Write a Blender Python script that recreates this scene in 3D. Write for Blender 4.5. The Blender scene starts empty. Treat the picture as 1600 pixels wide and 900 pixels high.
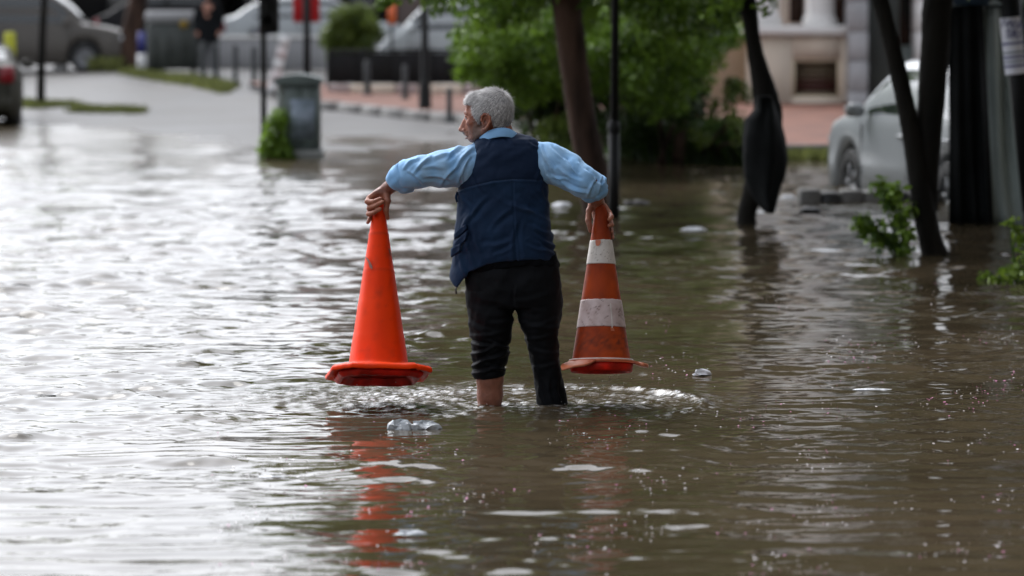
import bpy, math, random
import numpy as np
from mathutils import Vector
rnd = random.Random(7)
rng = np.random.default_rng(7)
sc = bpy.context.scene
R = math.radians

# ------------------------------------------------------------------ camera, world, sun, exposure
FPX = 5475.0            # focal length in pixels of the 1600 px wide photograph
CAMH = 1.70             # camera height above the flood water
TH = math.atan((450 - 12) / FPX)
cam_d = bpy.data.cameras.new("camera")
cam = bpy.data.objects.new("camera", cam_d)
sc.collection.objects.link(cam)
cam.location = (0, 0, CAMH)
cam.rotation_euler = (math.pi / 2 - TH, 0, 0)
cam_d.sensor_width = 36.0
cam_d.lens = FPX / 1600 * 36
cam_d.clip_start = 0.5
cam_d.clip_end = 3000
cam_d.dof.use_dof = True
cam_d.dof.focus_distance = 15.1
cam_d.dof.aperture_fstop = cam_d.lens / 1000 / 0.049
sc.camera = cam

w = bpy.data.worlds.new("World")
sc.world = w
w.use_nodes = True
nt = w.node_tree
bg = nt.nodes["Background"]
sky = nt.nodes.new("ShaderNodeTexSky")
sky.sky_type = 'NISHITA'
sky.sun_disc = False
SUN_EL, SUN_AZ = R(47), R(-34)      # azimuth from the view direction, negative to the left
sky.sun_elevation = SUN_EL
sky.sun_rotation = SUN_AZ
sky.air_density = 1.0
sky.dust_density = 4.0
sky.ozone_density = 1.0
hs = nt.nodes.new("ShaderNodeHueSaturation")
hs.inputs["Saturation"].default_value = 0.14
nt.links.new(sky.outputs[0], hs.inputs["Color"])
cool = nt.nodes.new("ShaderNodeMix")          # slightly cool grey overcast
cool.data_type = 'RGBA'
cool.blend_type = 'MULTIPLY'
cool.inputs["Factor"].default_value = 1.0
cool.inputs["B"].default_value = (0.96, 0.99, 1.05, 1)
nt.links.new(hs.outputs[0], cool.inputs["A"])
nt.links.new(cool.outputs["Result"], bg.inputs[0])
bg.inputs[1].default_value = 0.15

sun_d = bpy.data.lights.new("sun", 'SUN')
sun = bpy.data.objects.new("sun", sun_d)
sc.collection.objects.link(sun)
sun_d.energy = 0.6
sun_d.angle = R(40)
sun_d.color = (1.0, 0.97, 0.93)
# soft overcast light from high on the left, beyond the man
sdir = Vector((math.sin(SUN_AZ) * math.cos(SUN_EL), math.cos(SUN_AZ) * math.cos(SUN_EL), math.sin(SUN_EL)))
sun.rotation_euler = sdir.to_track_quat('Z', 'Y').to_euler()
sc.view_settings.view_transform = 'Standard'
sc.view_settings.look = 'None'
sc.view_settings.gamma = 1
sc.view_settings.exposure = 1.05

# ------------------------------------------------------------------ pixel <-> place
def ray(px, py):
    a = (px - 800) / FPX
    b = (450 - py) / FPX
    return a, math.cos(TH) + b * math.sin(TH), -math.sin(TH) + b * math.cos(TH)
def P(px, py, Y):
    dx, dy, dz = ray(px, py)
    t = Y / dy
    return np.array([dx * t, Y, CAMH + dz * t])
def tz(x, Y):
    ys = np.interp(x, [-12, -9, -6, -3.5, 0, 3, 30], [58, 55, 51, 44.5, 41.5, 41, 41])
    k = np.interp(x, [-6, -2.6, 4], [1.0, .38, .08])
    b = .018 * np.sin(1.9 * np.asarray(x) + .6 * np.asarray(Y)) + .014 * np.sin(3.7 * np.asarray(x) - 1.3 * np.asarray(Y) + 1) + .012 * np.sin(.7 * np.asarray(x) + 1.1 * np.asarray(Y))
    s = (np.asarray(Y) - ys) * 0.018
    return np.clip(np.where(s > 0, s * k, s) + b * np.clip(1 - s / .25, 0, 1), -0.32, 0.55)
def G(px, py, lift=0.0):
    dx, dy, dz = ray(px, py)
    z = 0.0
    for _ in range(12):
        t = (z - CAMH) / dz
        z = 0.5 * z + 0.5 * (max(float(tz(dx * t, dy * t)), 0.0) + lift)
    t = (z - CAMH) / dz
    return np.array([dx * t, dy * t, z])
def S(Y):
    return FPX / Y          # pixels per metre at distance Y

# ------------------------------------------------------------------ materials
MATS = {}
def mat(name, c1, c2=None, rough=0.6, scale=8.0, bump=0.0, bscale=40.0, spec=0.5, metal=0.0, coat=0.0, ior=1.5,
        attr=None, stretch=(1, 1, 1), trans=0.0, sheen=0.0, alpha=1.0, sss=0.0, thr=(0.35, 0.65), emis=None, cattr=None,
        detail=5, rvar=0.0):
    m = bpy.data.materials.new(name)
    m.use_nodes = True
    n = m.node_tree.nodes
    L = m.node_tree.links
    b = n["Principled BSDF"]
    c2 = c2 or tuple(v * 0.7 for v in c1)
    tc = n.new("ShaderNodeTexCoord")
    mp = n.new("ShaderNodeMapping")
    mp.inputs["Scale"].default_value = stretch
    L.new(tc.outputs["Object"], mp.inputs["Vector"])
    no = n.new("ShaderNodeTexNoise")
    no.inputs["Scale"].default_value = scale
    no.inputs["Detail"].default_value = detail
    L.new(mp.outputs[0], no.inputs["Vector"])
    cr = n.new("ShaderNodeValToRGB")
    cr.color_ramp.elements[0].position = thr[0]
    cr.color_ramp.elements[1].position = thr[1]
    cr.color_ramp.elements[0].color = (*c2, 1)
    cr.color_ramp.elements[1].color = (*c1, 1)
    L.new(no.outputs[0], cr.inputs[0])
    col = cr.outputs[0]
    if attr:                      # a float attribute mixes towards a second real colour of the thing
        an, ac = attr
        at = n.new("ShaderNodeAttribute")
        at.attribute_name = an
        mx = n.new("ShaderNodeMix")
        mx.data_type = 'RGBA'
        L.new(at.outputs["Fac"], mx.inputs["Factor"])
        L.new(col, mx.inputs["A"])
        mx.inputs["B"].default_value = (*ac, 1)
        col = mx.outputs["Result"]
    if cattr:
        an, ac = cattr
        at = n.new("ShaderNodeAttribute")
        at.attribute_name = an
        mx = n.new("ShaderNodeMix")
        mx.data_type = 'RGBA'
        L.new(at.outputs["Fac"], mx.inputs["Factor"])
        L.new(col, mx.inputs["A"])
        mx.inputs["B"].default_value = (*ac, 1)
        col = mx.outputs["Result"]
    L.new(col, b.inputs["Base Color"])
    b.inputs["Roughness"].default_value = rough
    if rvar:
        mr = n.new("ShaderNodeMapRange")
        mr.inputs["To Min"].default_value = max(rough - rvar, 0.02)
        mr.inputs["To Max"].default_value = rough + rvar
        L.new(no.outputs[0], mr.inputs["Value"])
        L.new(mr.outputs[0], b.inputs["Roughness"])
    b.inputs["Metallic"].default_value = metal
    b.inputs["IOR"].default_value = ior
    b.inputs["Specular IOR Level"].default_value = spec
    b.inputs["Coat Weight"].default_value = coat
    b.inputs["Coat Roughness"].default_value = 0.08
    b.inputs["Transmission Weight"].default_value = trans
    b.inputs["Sheen Weight"].default_value = sheen
    b.inputs["Alpha"].default_value = alpha
    if sss:
        b.inputs["Subsurface Weight"].default_value = sss
        b.inputs["Subsurface Radius"].default_value = (0.012, 0.004, 0.002)
        b.inputs["Subsurface Scale"].default_value = 0.5
    if bump:
        nb = n.new("ShaderNodeTexNoise")
        nb.inputs["Scale"].default_value = bscale
        nb.inputs["Detail"].default_value = 6
        L.new(mp.outputs[0], nb.inputs["Vector"])
        bp = n.new("ShaderNodeBump")
        bp.inputs["Strength"].default_value = 1.0
        bp.inputs["Distance"].default_value = bump
        L.new(nb.outputs[0], bp.inputs["Height"])
        L.new(bp.outputs[0], b.inputs["Normal"])
    MATS[name] = m
    return m

# ------------------------------------------------------------------ mesh helpers
WL = {}        # world location of every object used as a parent
def mesh_data(name, V, F, smooth=True, attrs=None):
    me = bpy.data.meshes.new(name)
    V = np.asarray(V, dtype=np.float32)
    if isinstance(F, np.ndarray):
        nf, k = F.shape
        me.vertices.add(len(V))
        me.vertices.foreach_set("co", V.ravel())
        me.loops.add(nf * k)
        me.loops.foreach_set("vertex_index", F.astype(np.int32).ravel())
        me.polygons.add(nf)
        me.polygons.foreach_set("loop_start", (np.arange(nf) * k).astype(np.int32))
        me.polygons.foreach_set("loop_total", np.full(nf, k, dtype=np.int32))
        me.update(calc_edges=True)
    else:
        me.from_pydata(V.tolist(), [], [tuple(int(i) for i in f) for f in F])
        me.update()
    if smooth:
        me.polygons.foreach_set("use_smooth", np.ones(len(me.polygons), dtype=bool))
    for k, a in (attrs or {}).items():
        at = me.attributes.new(k, 'FLOAT', 'POINT')
        at.data.foreach_set("value", np.asarray(a, dtype=np.float32))
    return me
def props(o, label=None, cat=None, group=None, kind=None):
    if label: o["label"] = label
    if cat: o["category"] = cat
    if group: o["group"] = group
    if kind: o["kind"] = kind
    return o
def obj(name, V, F, m, parent=None, origin=None, smooth=True, attrs=None, label=None, cat=None, group=None, kind=None,
        auto=None):
    """V in world coordinates"""
    V = np.asarray(V, dtype=float)
    if parent is not None:
        off = np.array(WL[parent.name])
    else:
        if origin is None:
            origin = np.array([V[:, 0].mean(), V[:, 1].mean(), V[:, 2].min()])
        off = np.asarray(origin, dtype=float)
    me = mesh_data(name, V - off, F, smooth, attrs)
    o = bpy.data.objects.new(name, me)
    sc.collection.objects.link(o)
    if parent is not None:
        o.parent = parent
        WL[o.name] = tuple(off)
    else:
        o.location = off
        WL[o.name] = tuple(off)
    if m: me.materials.append(m if not isinstance(m, str) else MATS[m])
    if auto and smooth:
        try:
            me.set_sharp_from_angle(angle=R(auto))
        except Exception:
            pass
    return props(o, label, cat, group, kind)
def thing(name, label, cat, loc, group=None):
    o = bpy.data.objects.new(name, None)
    o.empty_display_size = 0.1
    sc.collection.objects.link(o)
    o.location = tuple(float(v) for v in loc)
    WL[o.name] = tuple(float(v) for v in loc)
    return props(o, label, cat, group)
def join(parts):
    Vs, Fs, n = [], [], 0
    for V, F in parts:
        Vs.append(np.asarray(V, dtype=float))
        Fs += [tuple(int(i) + n for i in f) for f in F]
        n += len(V)
    return np.concatenate(Vs), Fs
def rotz(V, a, c=(0, 0, 0)):
    V = np.asarray(V, dtype=float) - np.asarray(c)
    ca, sa = math.cos(a), math.sin(a)
    return V @ np.array([[ca, sa, 0], [-sa, ca, 0], [0, 0, 1]]) + np.asarray(c)
def box(c, s, rz=0.0, bev=0.0, taper=1.0):
    cx, cy, cz = c
    hx, hy, hz = s[0] / 2, s[1] / 2, s[2] / 2
    if bev <= 0:
        V = [[sx * hx * (taper if sz > 0 else 1), sy * hy * (taper if sz > 0 else 1), sz * hz] for sz in (-1, 1) for sy in (-1, 1) for sx in (-1, 1)]
        F = [(0, 2, 3, 1), (4, 5, 7, 6), (0, 1, 5, 4), (2, 6, 7, 3), (0, 4, 6, 2), (1, 3, 7, 5)]
        V = np.array(V)
    else:
        b = min(bev, hx, hy, hz)
        def ring(x, y, z):
            return [(-x + b, -y, z), (x - b, -y, z), (x, -y + b, z), (x, y - b, z), (x - b, y, z), (-x + b, y, z), (-x, y - b, z), (-x, -y + b, z)]
        V = []
        for (ix, iz) in ((b, -hz), (0, -hz + b), (0, hz - b), (b, hz)):
            V += ring(hx - ix * .7, hy - ix * .7, iz)
        V = np.array(V)
        F = []
        for r in range(3):
            for i in range(8):
                j = (i + 1) % 8
                F.append((r * 8 + i, r * 8 + j, r * 8 + 8 + j, r * 8 + 8 + i))
        F.append(tuple(range(7, -1, -1)))
        F.append(tuple(range(24, 32)))
    return rotz(V, rz) + np.array([cx, cy, cz]), F
def tube(pts, rad, n=12, caps=True, jit=0.0, squash=None):
    pts = np.asarray(pts, dtype=float)
    rad = np.broadcast_to(np.asarray(rad, dtype=float), (len(pts),))
    V, F = [], []
    ref = np.array([1.0, 0, 0])
    for i, p in enumerate(pts):
        t = pts[min(i + 1, len(pts) - 1)] - pts[max(i - 1, 0)]
        t = t / (np.linalg.norm(t) + 1e-9)
        a = ref - t * ref.dot(t)
        if np.linalg.norm(a) < 0.1:
            a = np.array([0, 1.0, 0]) - t * t[1]
        a /= np.linalg.norm(a)
        b = np.cross(t, a)
        ref = a
        for k in range(n):
            th = 2 * math.pi * k / n
            r = rad[i] * (1 + jit * (rnd.random() - .5))
            V.append(p + r * (math.cos(th) * a + math.sin(th) * b * (squash or 1)))
    for i in range(len(pts) - 1):
        for k in range(n):
            j = (k + 1) % n
            F.append((i * n + k, i * n + j, (i + 1) * n + j, (i + 1) * n + k))
    if caps:
        F.append(tuple(range(n - 1, -1, -1)))
        F.append(tuple(range((len(pts) - 1) * n, len(pts) * n)))
    return np.array(V), F
def lathe(prof, n=40, c=(0, 0, 0), closed=False):
    V, F = [], []
    for r, z in prof:
        for k in range(n):
            th = 2 * math.pi * k / n
            V.append((c[0] + r * math.cos(th), c[1] + r * math.sin(th), c[2] + z))
    m = len(prof)
    for i in range(m - 1):
        for k in range(n):
            j = (k + 1) % n
            F.append((i * n + k, i * n + j, (i + 1) * n + j, (i + 1) * n + k))
    return np.array(V), F
def prism(outline, z0, z1):
    """outline: list of (x,y) ccw"""
    n = len(outline)
    V = [(x, y, z0) for x, y in outline] + [(x, y, z1) for x, y in outline]
    F = [tuple(range(n - 1, -1, -1)), tuple(range(n, 2 * n))]
    for i in range(n):
        j = (i + 1) % n
        F.append((i, j, n + j, n + i))
    return np.array(V, dtype=float), F
def smooth_path(pts, k=6):
    """Catmull-Rom through points with extra columns"""
    pts = np.asarray(pts, dtype=float)
    p = np.vstack([2 * pts[0] - pts[1], pts, 2 * pts[-1] - pts[-2]])
    out = []
    for i in range(1, len(p) - 2):
        for s in range(k):
            t = s / k
            out.append(0.5 * ((2 * p[i]) + (-p[i - 1] + p[i + 1]) * t + (2 * p[i - 1] - 5 * p[i] + 4 * p[i + 1] - p[i + 2]) * t * t
                              + (-p[i - 1] + 3 * p[i] - 3 * p[i + 1] + p[i + 2]) * t ** 3))
    out.append(p[-2])
    return np.array(out)

# ------------------------------------------------------------------ implicit surfaces (smooth bodies and clothes)
def axis(segs):
    out = [segs[0][0]]
    for a, b, h in segs:
        n = max(1, int(round((b - a) / h)))
        out += list(np.linspace(a, b, n + 1)[1:])
    return np.array(out)
def smin(a, b, k):
    h = np.clip(.5 + .5 * (b - a) / k, 0, 1)
    return b * (1 - h) + a * h - k * h * (1 - h)
class Field:
    def __init__(s, xs, ys, zs):
        s.ax = [np.asarray(v, dtype=np.float32) for v in (xs, ys, zs)]
        s.F = np.full([len(v) for v in s.ax], 0.08, dtype=np.float32)
    def sub(s, lo, hi):
        sl = []
        for i in range(3):
            a = max(int(np.searchsorted(s.ax[i], lo[i])) - 1, 0)
            b = min(int(np.searchsorted(s.ax[i], hi[i])) + 1, len(s.ax[i]))
            sl.append(slice(a, max(b, a)))
        x, y, z = s.ax[0][sl[0]][:, None, None], s.ax[1][sl[1]][None, :, None], s.ax[2][sl[2]][None, None, :]
        return tuple(sl), x, y, z
    def comb(s, sl, d, k, cut=False):
        if cut:
            s.F[sl] = -smin(-s.F[sl], d, k)
        else:
            s.F[sl] = smin(s.F[sl], d.astype(np.float32), k)
    def cap(s, pts, rs, k=.01, cut=False):
        for i in range(len(pts) - 1):
            a, b = np.asarray(pts[i], dtype=float), np.asarray(pts[i + 1], dtype=float)
            ra, rb = rs[i], rs[i + 1]
            m = max(ra, rb) + k + .012
            sl, x, y, z = s.sub(np.minimum(a, b) - m, np.maximum(a, b) + m)
            ba = b - a
            t = np.clip(((x - a[0]) * ba[0] + (y - a[1]) * ba[1] + (z - a[2]) * ba[2]) / max(ba.dot(ba), 1e-9), 0, 1)
            d = np.sqrt((x - a[0] - t * ba[0]) ** 2 + (y - a[1] - t * ba[1]) ** 2 + (z - a[2] - t * ba[2]) ** 2) - (ra + (rb - ra) * t)
            s.comb(sl, d, k, cut)
    def ball(s, c, r, k=.01, basis=None, cut=False):
        c = np.asarray(c, dtype=float)
        r = np.broadcast_to(np.asarray(r, dtype=float), (3,))
        m = r.max() + k + .012
        sl, x, y, z = s.sub(c - m, c + m)
        X = [x - c[0], y - c[1], z - c[2]]
        if basis is not None:
            X = [X[0] * e[0] + X[1] * e[1] + X[2] * e[2] for e in basis]
        q = np.sqrt((X[0] / r[0]) ** 2 + (X[1] / r[1]) ** 2 + (X[2] / r[2]) ** 2)
        g = np.sqrt((X[0] / r[0] ** 2) ** 2 + (X[1] / r[1] ** 2) ** 2 + (X[2] / r[2] ** 2) ** 2) + 1e-6
        s.comb(sl, q * (q - 1) / g, k, cut)
    def loft(s, rows, k=.01, pw=2.0, cut=False):
        """rows: (z, xc, yc, a, b) any order"""
        rows = np.array(sorted(rows), dtype=float)
        z0, z1 = rows[0, 0], rows[-1, 0]
        m = k + .012
        lo = [(rows[:, 1] - rows[:, 3]).min() - m, (rows[:, 2] - rows[:, 4]).min() - m, z0 - m]
        hi = [(rows[:, 1] + rows[:, 3]).max() + m, (rows[:, 2] + rows[:, 4]).max() + m, z1 + m]
        sl, x, y, z = s.sub(lo, hi)
        zz = z[0, 0]
        f = lambda i: np.interp(zz, rows[:, 0], rows[:, i])[None, None, :]
        xc, yc, a, b = f(1), f(2), f(3), f(4)
        q = ((np.abs(x - xc) / a) ** pw + (np.abs(y - yc) / b) ** pw) ** (1 / pw)
        d = (q - 1) * np.minimum(a, b)
        d = np.maximum(d, np.maximum(z - z1, z0 - z))
        s.comb(sl, d, k, cut)
    def mesh(s):
        F = s.F
        F[0] = F[-1] = .05
        F[:, 0] = F[:, -1] = .05
        F[:, :, 0] = F[:, :, -1] = .05
        ins = (F < 0)
        I = ins.astype(np.int8)
        c = I[:-1, :-1, :-1] + I[1:, :-1, :-1] + I[:-1, 1:, :-1] + I[1:, 1:, :-1] + I[:-1, :-1, 1:] + I[1:, :-1, 1:] + I[:-1, 1:, 1:] + I[1:, 1:, 1:]
        act = (c > 0) & (c < 8)
        ii, jj, kk = np.nonzero(act)
        ids = np.full(act.shape, -1, dtype=np.int32)
        ids[ii, jj, kk] = np.arange(len(ii))
        acc = np.zeros((len(ii), 3))
        cnt = np.zeros(len(ii))
        ax = s.ax
        cor = [(a, b, e) for a in (0, 1) for b in (0, 1) for e in (0, 1)]
        for a in cor:
            for d in range(3):
                if a[d] == 1: continue
                b = list(a); b[d] = 1
                v0 = F[ii + a[0], jj + a[1], kk + a[2]]
                v1 = F[ii + b[0], jj + b[1], kk + b[2]]
                m = (v0 < 0) != (v1 < 0)
                t = np.where(m, v0 / np.where(m, v0 - v1, 1), 0)
                p0 = np.stack([ax[0][ii + a[0]], ax[1][jj + a[1]], ax[2][kk + a[2]]], 1).astype(float)
                p1 = np.stack([ax[0][ii + b[0]], ax[1][jj + b[1]], ax[2][kk + b[2]]], 1)
                acc += np.where(m[:, None], p0 + (p1 - p0) * t[:, None], 0)
                cnt += m
        V = acc / cnt[:, None]
        Q = []
        for d in range(3):
            sl0 = [slice(None)] * 3; sl1 = [slice(None)] * 3
            sl0[d] = slice(0, -1); sl1[d] = slice(1, None)
            A, B = ins[tuple(sl0)], ins[tuple(sl1)]
            i, j, k = np.nonzero(A != B)
            fl = A[i, j, k]
            o = [e for e in range(3) if e != d]
            idx = np.stack([i, j, k], 1)
            def cell(du, dv):
                q = idx.copy()
                q[:, o[0]] += du; q[:, o[1]] += dv
                return ids[q[:, 0], q[:, 1], q[:, 2]]
            q = np.stack([cell(-1, -1), cell(0, -1), cell(0, 0), cell(-1, 0)], 1)
            if d == 1: fl = ~fl
            q[~fl] = q[~fl][:, ::-1]
            Q.append(q)
        Q = np.concatenate(Q)
        Q = Q[(Q >= 0).all(1)]
        return V, Q
def vnormals(V, Q):
    n = np.cross(V[Q[:, 2]] - V[Q[:, 0]], V[Q[:, 3]] - V[Q[:, 1]])
    N = np.zeros_like(V)
    for i in range(4):
        np.add.at(N, Q[:, i], n)
    return N / (np.linalg.norm(N, axis=1)[:, None] + 1e-12)
def relax(V, Q, it=1, lam=.5):
    for _ in range(it):
        A = np.zeros_like(V); c = np.zeros(len(V))
        for a, b in ((0, 1), (1, 2), (2, 3), (3, 0)):
            np.add.at(A, Q[:, a], V[Q[:, b]]); np.add.at(c, Q[:, a], 1)
            np.add.at(A, Q[:, b], V[Q[:, a]]); np.add.at(c, Q[:, b], 1)
        V = V * (1 - lam) + lam * A / np.maximum(c, 1)[:, None]
    return V
def wnoise(V, lam, seed=0, n=10, st=(1, 1, 1)):
    r = np.random.default_rng(seed)
    out = np.zeros(len(V))
    for i in range(n):
        d = r.normal(size=3); d /= np.linalg.norm(d)
        d = d * np.array(st)
        kk = 2 * math.pi / (lam * r.uniform(.6, 1.6))
        out += np.sin(V @ d * kk + r.uniform(0, 6.28) + 1.2 * np.sin(V @ r.normal(size=3) * kk * .5))
    return out / math.sqrt(n)

# ================================================================== THE SETTING
mat("mud_ground", (0.12, 0.10, 0.075), (0.07, 0.06, 0.045), rough=0.7, scale=1.5, bump=.01, bscale=12)
mat("wet_asphalt", (0.088, 0.083, 0.077), (0.038, 0.036, 0.033), rough=0.50, scale=.6, bump=.004, bscale=18, rvar=.2, spec=.22, stretch=(1, .5, 1))
mat("brick_paving", (0.19, 0.088, 0.062), (0.12, 0.06, 0.045), spec=.15, rough=0.75, scale=2.0, bump=.004, bscale=14, stretch=(1, 1, 1))
mat("kerb_stone", (0.20, 0.195, 0.185), (0.11, 0.105, 0.10), spec=.3, rough=0.6, scale=4)
mat("dark_kerb", (0.035, 0.035, 0.035), (0.02, 0.02, 0.02), rough=0.5, scale=6)
mat("beige_wall", (0.66, 0.57, 0.47), (0.56, 0.48, 0.39), rough=0.8, scale=1.2, bump=.003)
mat("sand_wall", (0.68, 0.57, 0.41), (0.56, 0.46, 0.33), rough=0.8, scale=1.2, bump=.003)
mat("pale_stone", (0.76, 0.75, 0.73), (0.66, 0.65, 0.63), rough=0.6, scale=2, bump=.003)
mat("grey_stone", (0.42, 0.42, 0.43), (0.30, 0.30, 0.31), rough=0.6, scale=2, bump=.003)
mat("green_grey_panel", (0.13, 0.15, 0.14), (0.09, 0.105, 0.10), rough=0.6, scale=1.0)
mat("dark_glass", (0.012, 0.013, 0.014), (0.02, 0.02, 0.02), rough=0.12, scale=1)
mat("vent_metal", (0.20, 0.16, 0.10), (0.13, 0.10, 0.065), rough=0.6, scale=3, attr=("tone", (0.07, 0.018, 0.014)))
mat("plaster_grey", (0.36, 0.36, 0.36), (0.26, 0.26, 0.27), rough=.8, scale=.5)
mat("plaster_pink", (0.42, 0.33, 0.31), (0.33, 0.27, 0.26), rough=.8, scale=.5)
mat("shop_dark", (0.014, 0.014, 0.016), (0.01, 0.01, 0.01), spec=.15, rough=.6, scale=1.0)

# ---- ground: one sheet to the horizon, mud under the flood, wet asphalt above it
def grid_sheet(xs, ys, zf):
    X, Y = np.meshgrid(xs, ys, indexing='ij')
    V = np.stack([X.ravel(), Y.ravel(), zf(X.ravel(), Y.ravel())], 1)
    ny = len(ys)
    i, j = np.meshgrid(np.arange(len(xs) - 1), np.arange(ny - 1), indexing='ij')
    a = (i * ny + j).ravel()
    return V, np.stack([a, a + ny, a + ny + 1, a + 1], 1)
gxs = np.concatenate([[-900, -400, -150, -60], np.linspace(-30, 30, 61), [60, 150, 400, 900]])
gys = np.concatenate([[-300, -100, -30, 0], np.linspace(10, 90, 161), [110, 150, 300, 700, 1500]])
V, F = grid_sheet(gxs, gys, lambda x, y: tz(x, y) + 0.0)
wetness = np.clip((V[:, 2] + .05) / .1, 0, 1)
obj("ground", V, F, "wet_asphalt", origin=(0, 0, 0), kind="structure")

# ---- flood water: one displaced sheet
NW = 95
wr = np.random.default_rng(11)
lam = 0.06 * (1.6 / 0.06) ** (wr.random(NW) ** 1.25)
ang = wr.normal(0, .85, NW) + math.pi / 2
kx, ky = np.cos(ang) * 2 * math.pi / lam, np.sin(ang) * 2 * math.pi / lam
ph = wr.random(NW) * 2 * math.pi
amp = 0.0125 * lam / (2 * math.pi) * np.where(lam > .5, .45, 1.0)
NC = 55
lamc = 0.04 * (0.14 / 0.04) ** wr.random(NC)
angc = wr.random(NC) * 2 * math.pi
phc = wr.random(NC) * 2 * math.pi
MX, MY = 0.02, 15.0
def lf(x, y, s, seed):
    r = np.random.default_rng(seed); o = np.zeros_like(x)
    for _ in range(6):
        a = r.random() * 6.28; k = 2 * math.pi / (s * r.uniform(.6, 1.5))
        o = o + np.sin((x * math.cos(a) + y * math.sin(a)) * k + r.random() * 6.28)
    return o / 2.4
def wnoise2(x, y, l, seed):
    r = np.random.default_rng(seed); o = np.zeros_like(x)
    for _ in range(9):
        a = r.random() * 6.28; k = 2 * math.pi / (l * r.uniform(.5, 1.7))
        o = o + np.sin((.40 * x * math.cos(a) + y * math.sin(a)) * k + r.random() * 6.28 + 1.3 * np.sin((x * r.normal() + y * r.normal()) * k * .5))
    return o / 3
def wave(x, y, sp=None, foam_out=None):
    x = np.asarray(x, dtype=float); y = np.asarray(y, dtype=float)
    if sp is None: sp = np.full_like(x, .01)
    h = np.zeros_like(x)
    gust = np.clip(1.0 + .6 * lf(x, y, 2.2, 5) + .5 * lf(x, y, .7, 6), .15, 2.4)
    calm = np.interp(y, [10.3, 12.5, 14.2, 16.5], [.55, .62, .85, 1.05])
    lside = np.interp(x, [-2.6, -.8, .6], [1.85, 1.3, 1.05])
    # the open left side is a little rougher, the sheltered right side finer
    for i in range(NW):
        f = np.clip(lam[i] / (sp * 3.0) - 1.0, 0, 1)
        g = gust * calm * lside * (np.interp(y, [10.5, 14.6], [.18, 1]) if lam[i] < .17 else 1.0) if lam[i] < .5 else np.interp(y, [11, 15], [1.25, 1.0])
        if lam[i] > .26: g = g * np.interp(y, [18, 28, 45], [1.0, 2.0, 2.6])
        c = np.cos(kx[i] * x + ky[i] * y + ph[i])
        h += amp[i] * f * g * (c if lam[i] > .35 else 2.2 * ((1 + c) / 2) ** 1.7 - .9)
    # long low swells rolling towards the camera in the calmer near water
    r = np.random.default_rng(77)
    for i in range(16):
        l_ = r.uniform(.10, .42); a_ = math.pi / 2 + r.normal(0, .16); k_ = 2 * math.pi / l_
        ph_ = r.random() * 6.28; wob = r.uniform(.5, 1.4)
        f = np.clip(l_ / (sp * 3.0) - 1.0, 0, 1)
        mod = np.clip(.6 + .7 * lf(x * .8, y * 1.6, 1.3, 100 + i), 0, 1.6)
        h += .020 * l_ / (2 * math.pi) * f * mod * np.interp(y, [10, 14.3, 17, 22], [1.0, 1.0, .6, .4]) * np.cos(math.cos(a_) * k_ * x + math.sin(a_) * k_ * y + ph_ + .5 * np.sin(x * wob * 2 + ph_))
    dx, dy = x - MX, y - MY
    r = np.sqrt(dx * dx + dy * dy)
    # rings spreading from the wading legs, and the wake crest on their right
    for (cx, cy, A) in ((-.10, 15.0, .0030), (.16, 15.02, .0030), (-.58, 14.9, .0022), (.38, 14.93, .0012)):
        q = np.hypot(x - cx, y - cy)
        h += A * np.cos(2 * math.pi * q / .085 - 1.0) * np.exp(-(q / .38) ** 2)
        h += A * .8 * np.cos(2 * math.pi * q / .15) * np.exp(-((q - .45) / .30) ** 2)
    env = np.exp(-np.clip(np.hypot(dx / .88, (dy - .10) / .62), 0, 9) ** 4)
    env = env * (0.45 + .55 * np.clip(lf(x, y, .5, 9) + .55, 0, 1.3))
    e2 = np.exp(-(np.hypot((x + .55) / .75, (y - 15.3) / .55)) ** 4)
    env = np.maximum(env, e2 * .8)
    ch = np.zeros_like(x)
    for i in range(NC):
        f = np.clip(lamc[i] / (sp * 2.2) - .8, 0, 1)
        ch += .030 * lamc[i] / (2 * math.pi) * f * np.cos(math.cos(angc[i]) * 2 * math.pi / lamc[i] * x + math.sin(angc[i]) * 2 * math.pi / lamc[i] * y + phc[i])
    h += ch * env
    # wake crest: an arc behind the man's right
    th = np.arctan2(dy, dx)
    crest = np.exp(-((np.hypot(dx, dy * 1.15) - .80) / .035) ** 2) * np.clip(np.cos(th - .35), 0, 1) ** 3
    rr_ = np.hypot(dx, dy * 1.05)
    ringf = np.exp(-((rr_ - .62) / .12) ** 2) * np.clip(np.cos(th - 2.55), 0, 1) ** 1.5 * .8 + np.exp(-((np.hypot((dx + .08), dy * 1.6)) / .16) ** 2) * .6
    if foam_out is not None:
        fr_ = np.clip(wnoise2(x, y, .05, 3) * .6 + .9 * wnoise2(x, y, .022, 4) - .55, 0, 1)
        foam_out.append(np.clip(env * (sp < .09) * (.35 + ringf + crest), 0, 1))
        foam_out.append(np.clip(fr_ * 2.6 * np.clip(env * .28 + crest * 1.2 + ringf, 0, 1.3), 0, 1) * (sp < .09))
    h += .020 * crest + ch * 1.1 * np.exp(-((np.hypot(dx, dy * 1.15) - .76) / .12) ** 2) * np.clip(np.cos(th - .35), 0, 1) ** 2
    return h
nr, ncol = 1050, 560
pys = np.linspace(960, 172, nr)
Yr = np.array([-CAMH / ray(800, p)[2] * ray(800, p)[1] for p in pys])
Yr = np.concatenate([[-200, -60, -10, 3, 7], Yr, ])
u = np.linspace(-1, 1, ncol)
u = np.concatenate([[-1.0 - 3.5, -1.9, -1.3, -1.1], u, [1.1, 1.3, 1.9, 4.5]])
Ug, Yg = np.meshgrid(u, Yr, indexing='ij')
half = np.maximum(Yg, 9) * .152 + .35
Xg = Ug * half
Xg = np.where(np.abs(Ug) > 1.5, Ug * np.maximum(half, 15.0), Xg)
dYr = np.abs(np.gradient(Yr))
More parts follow.
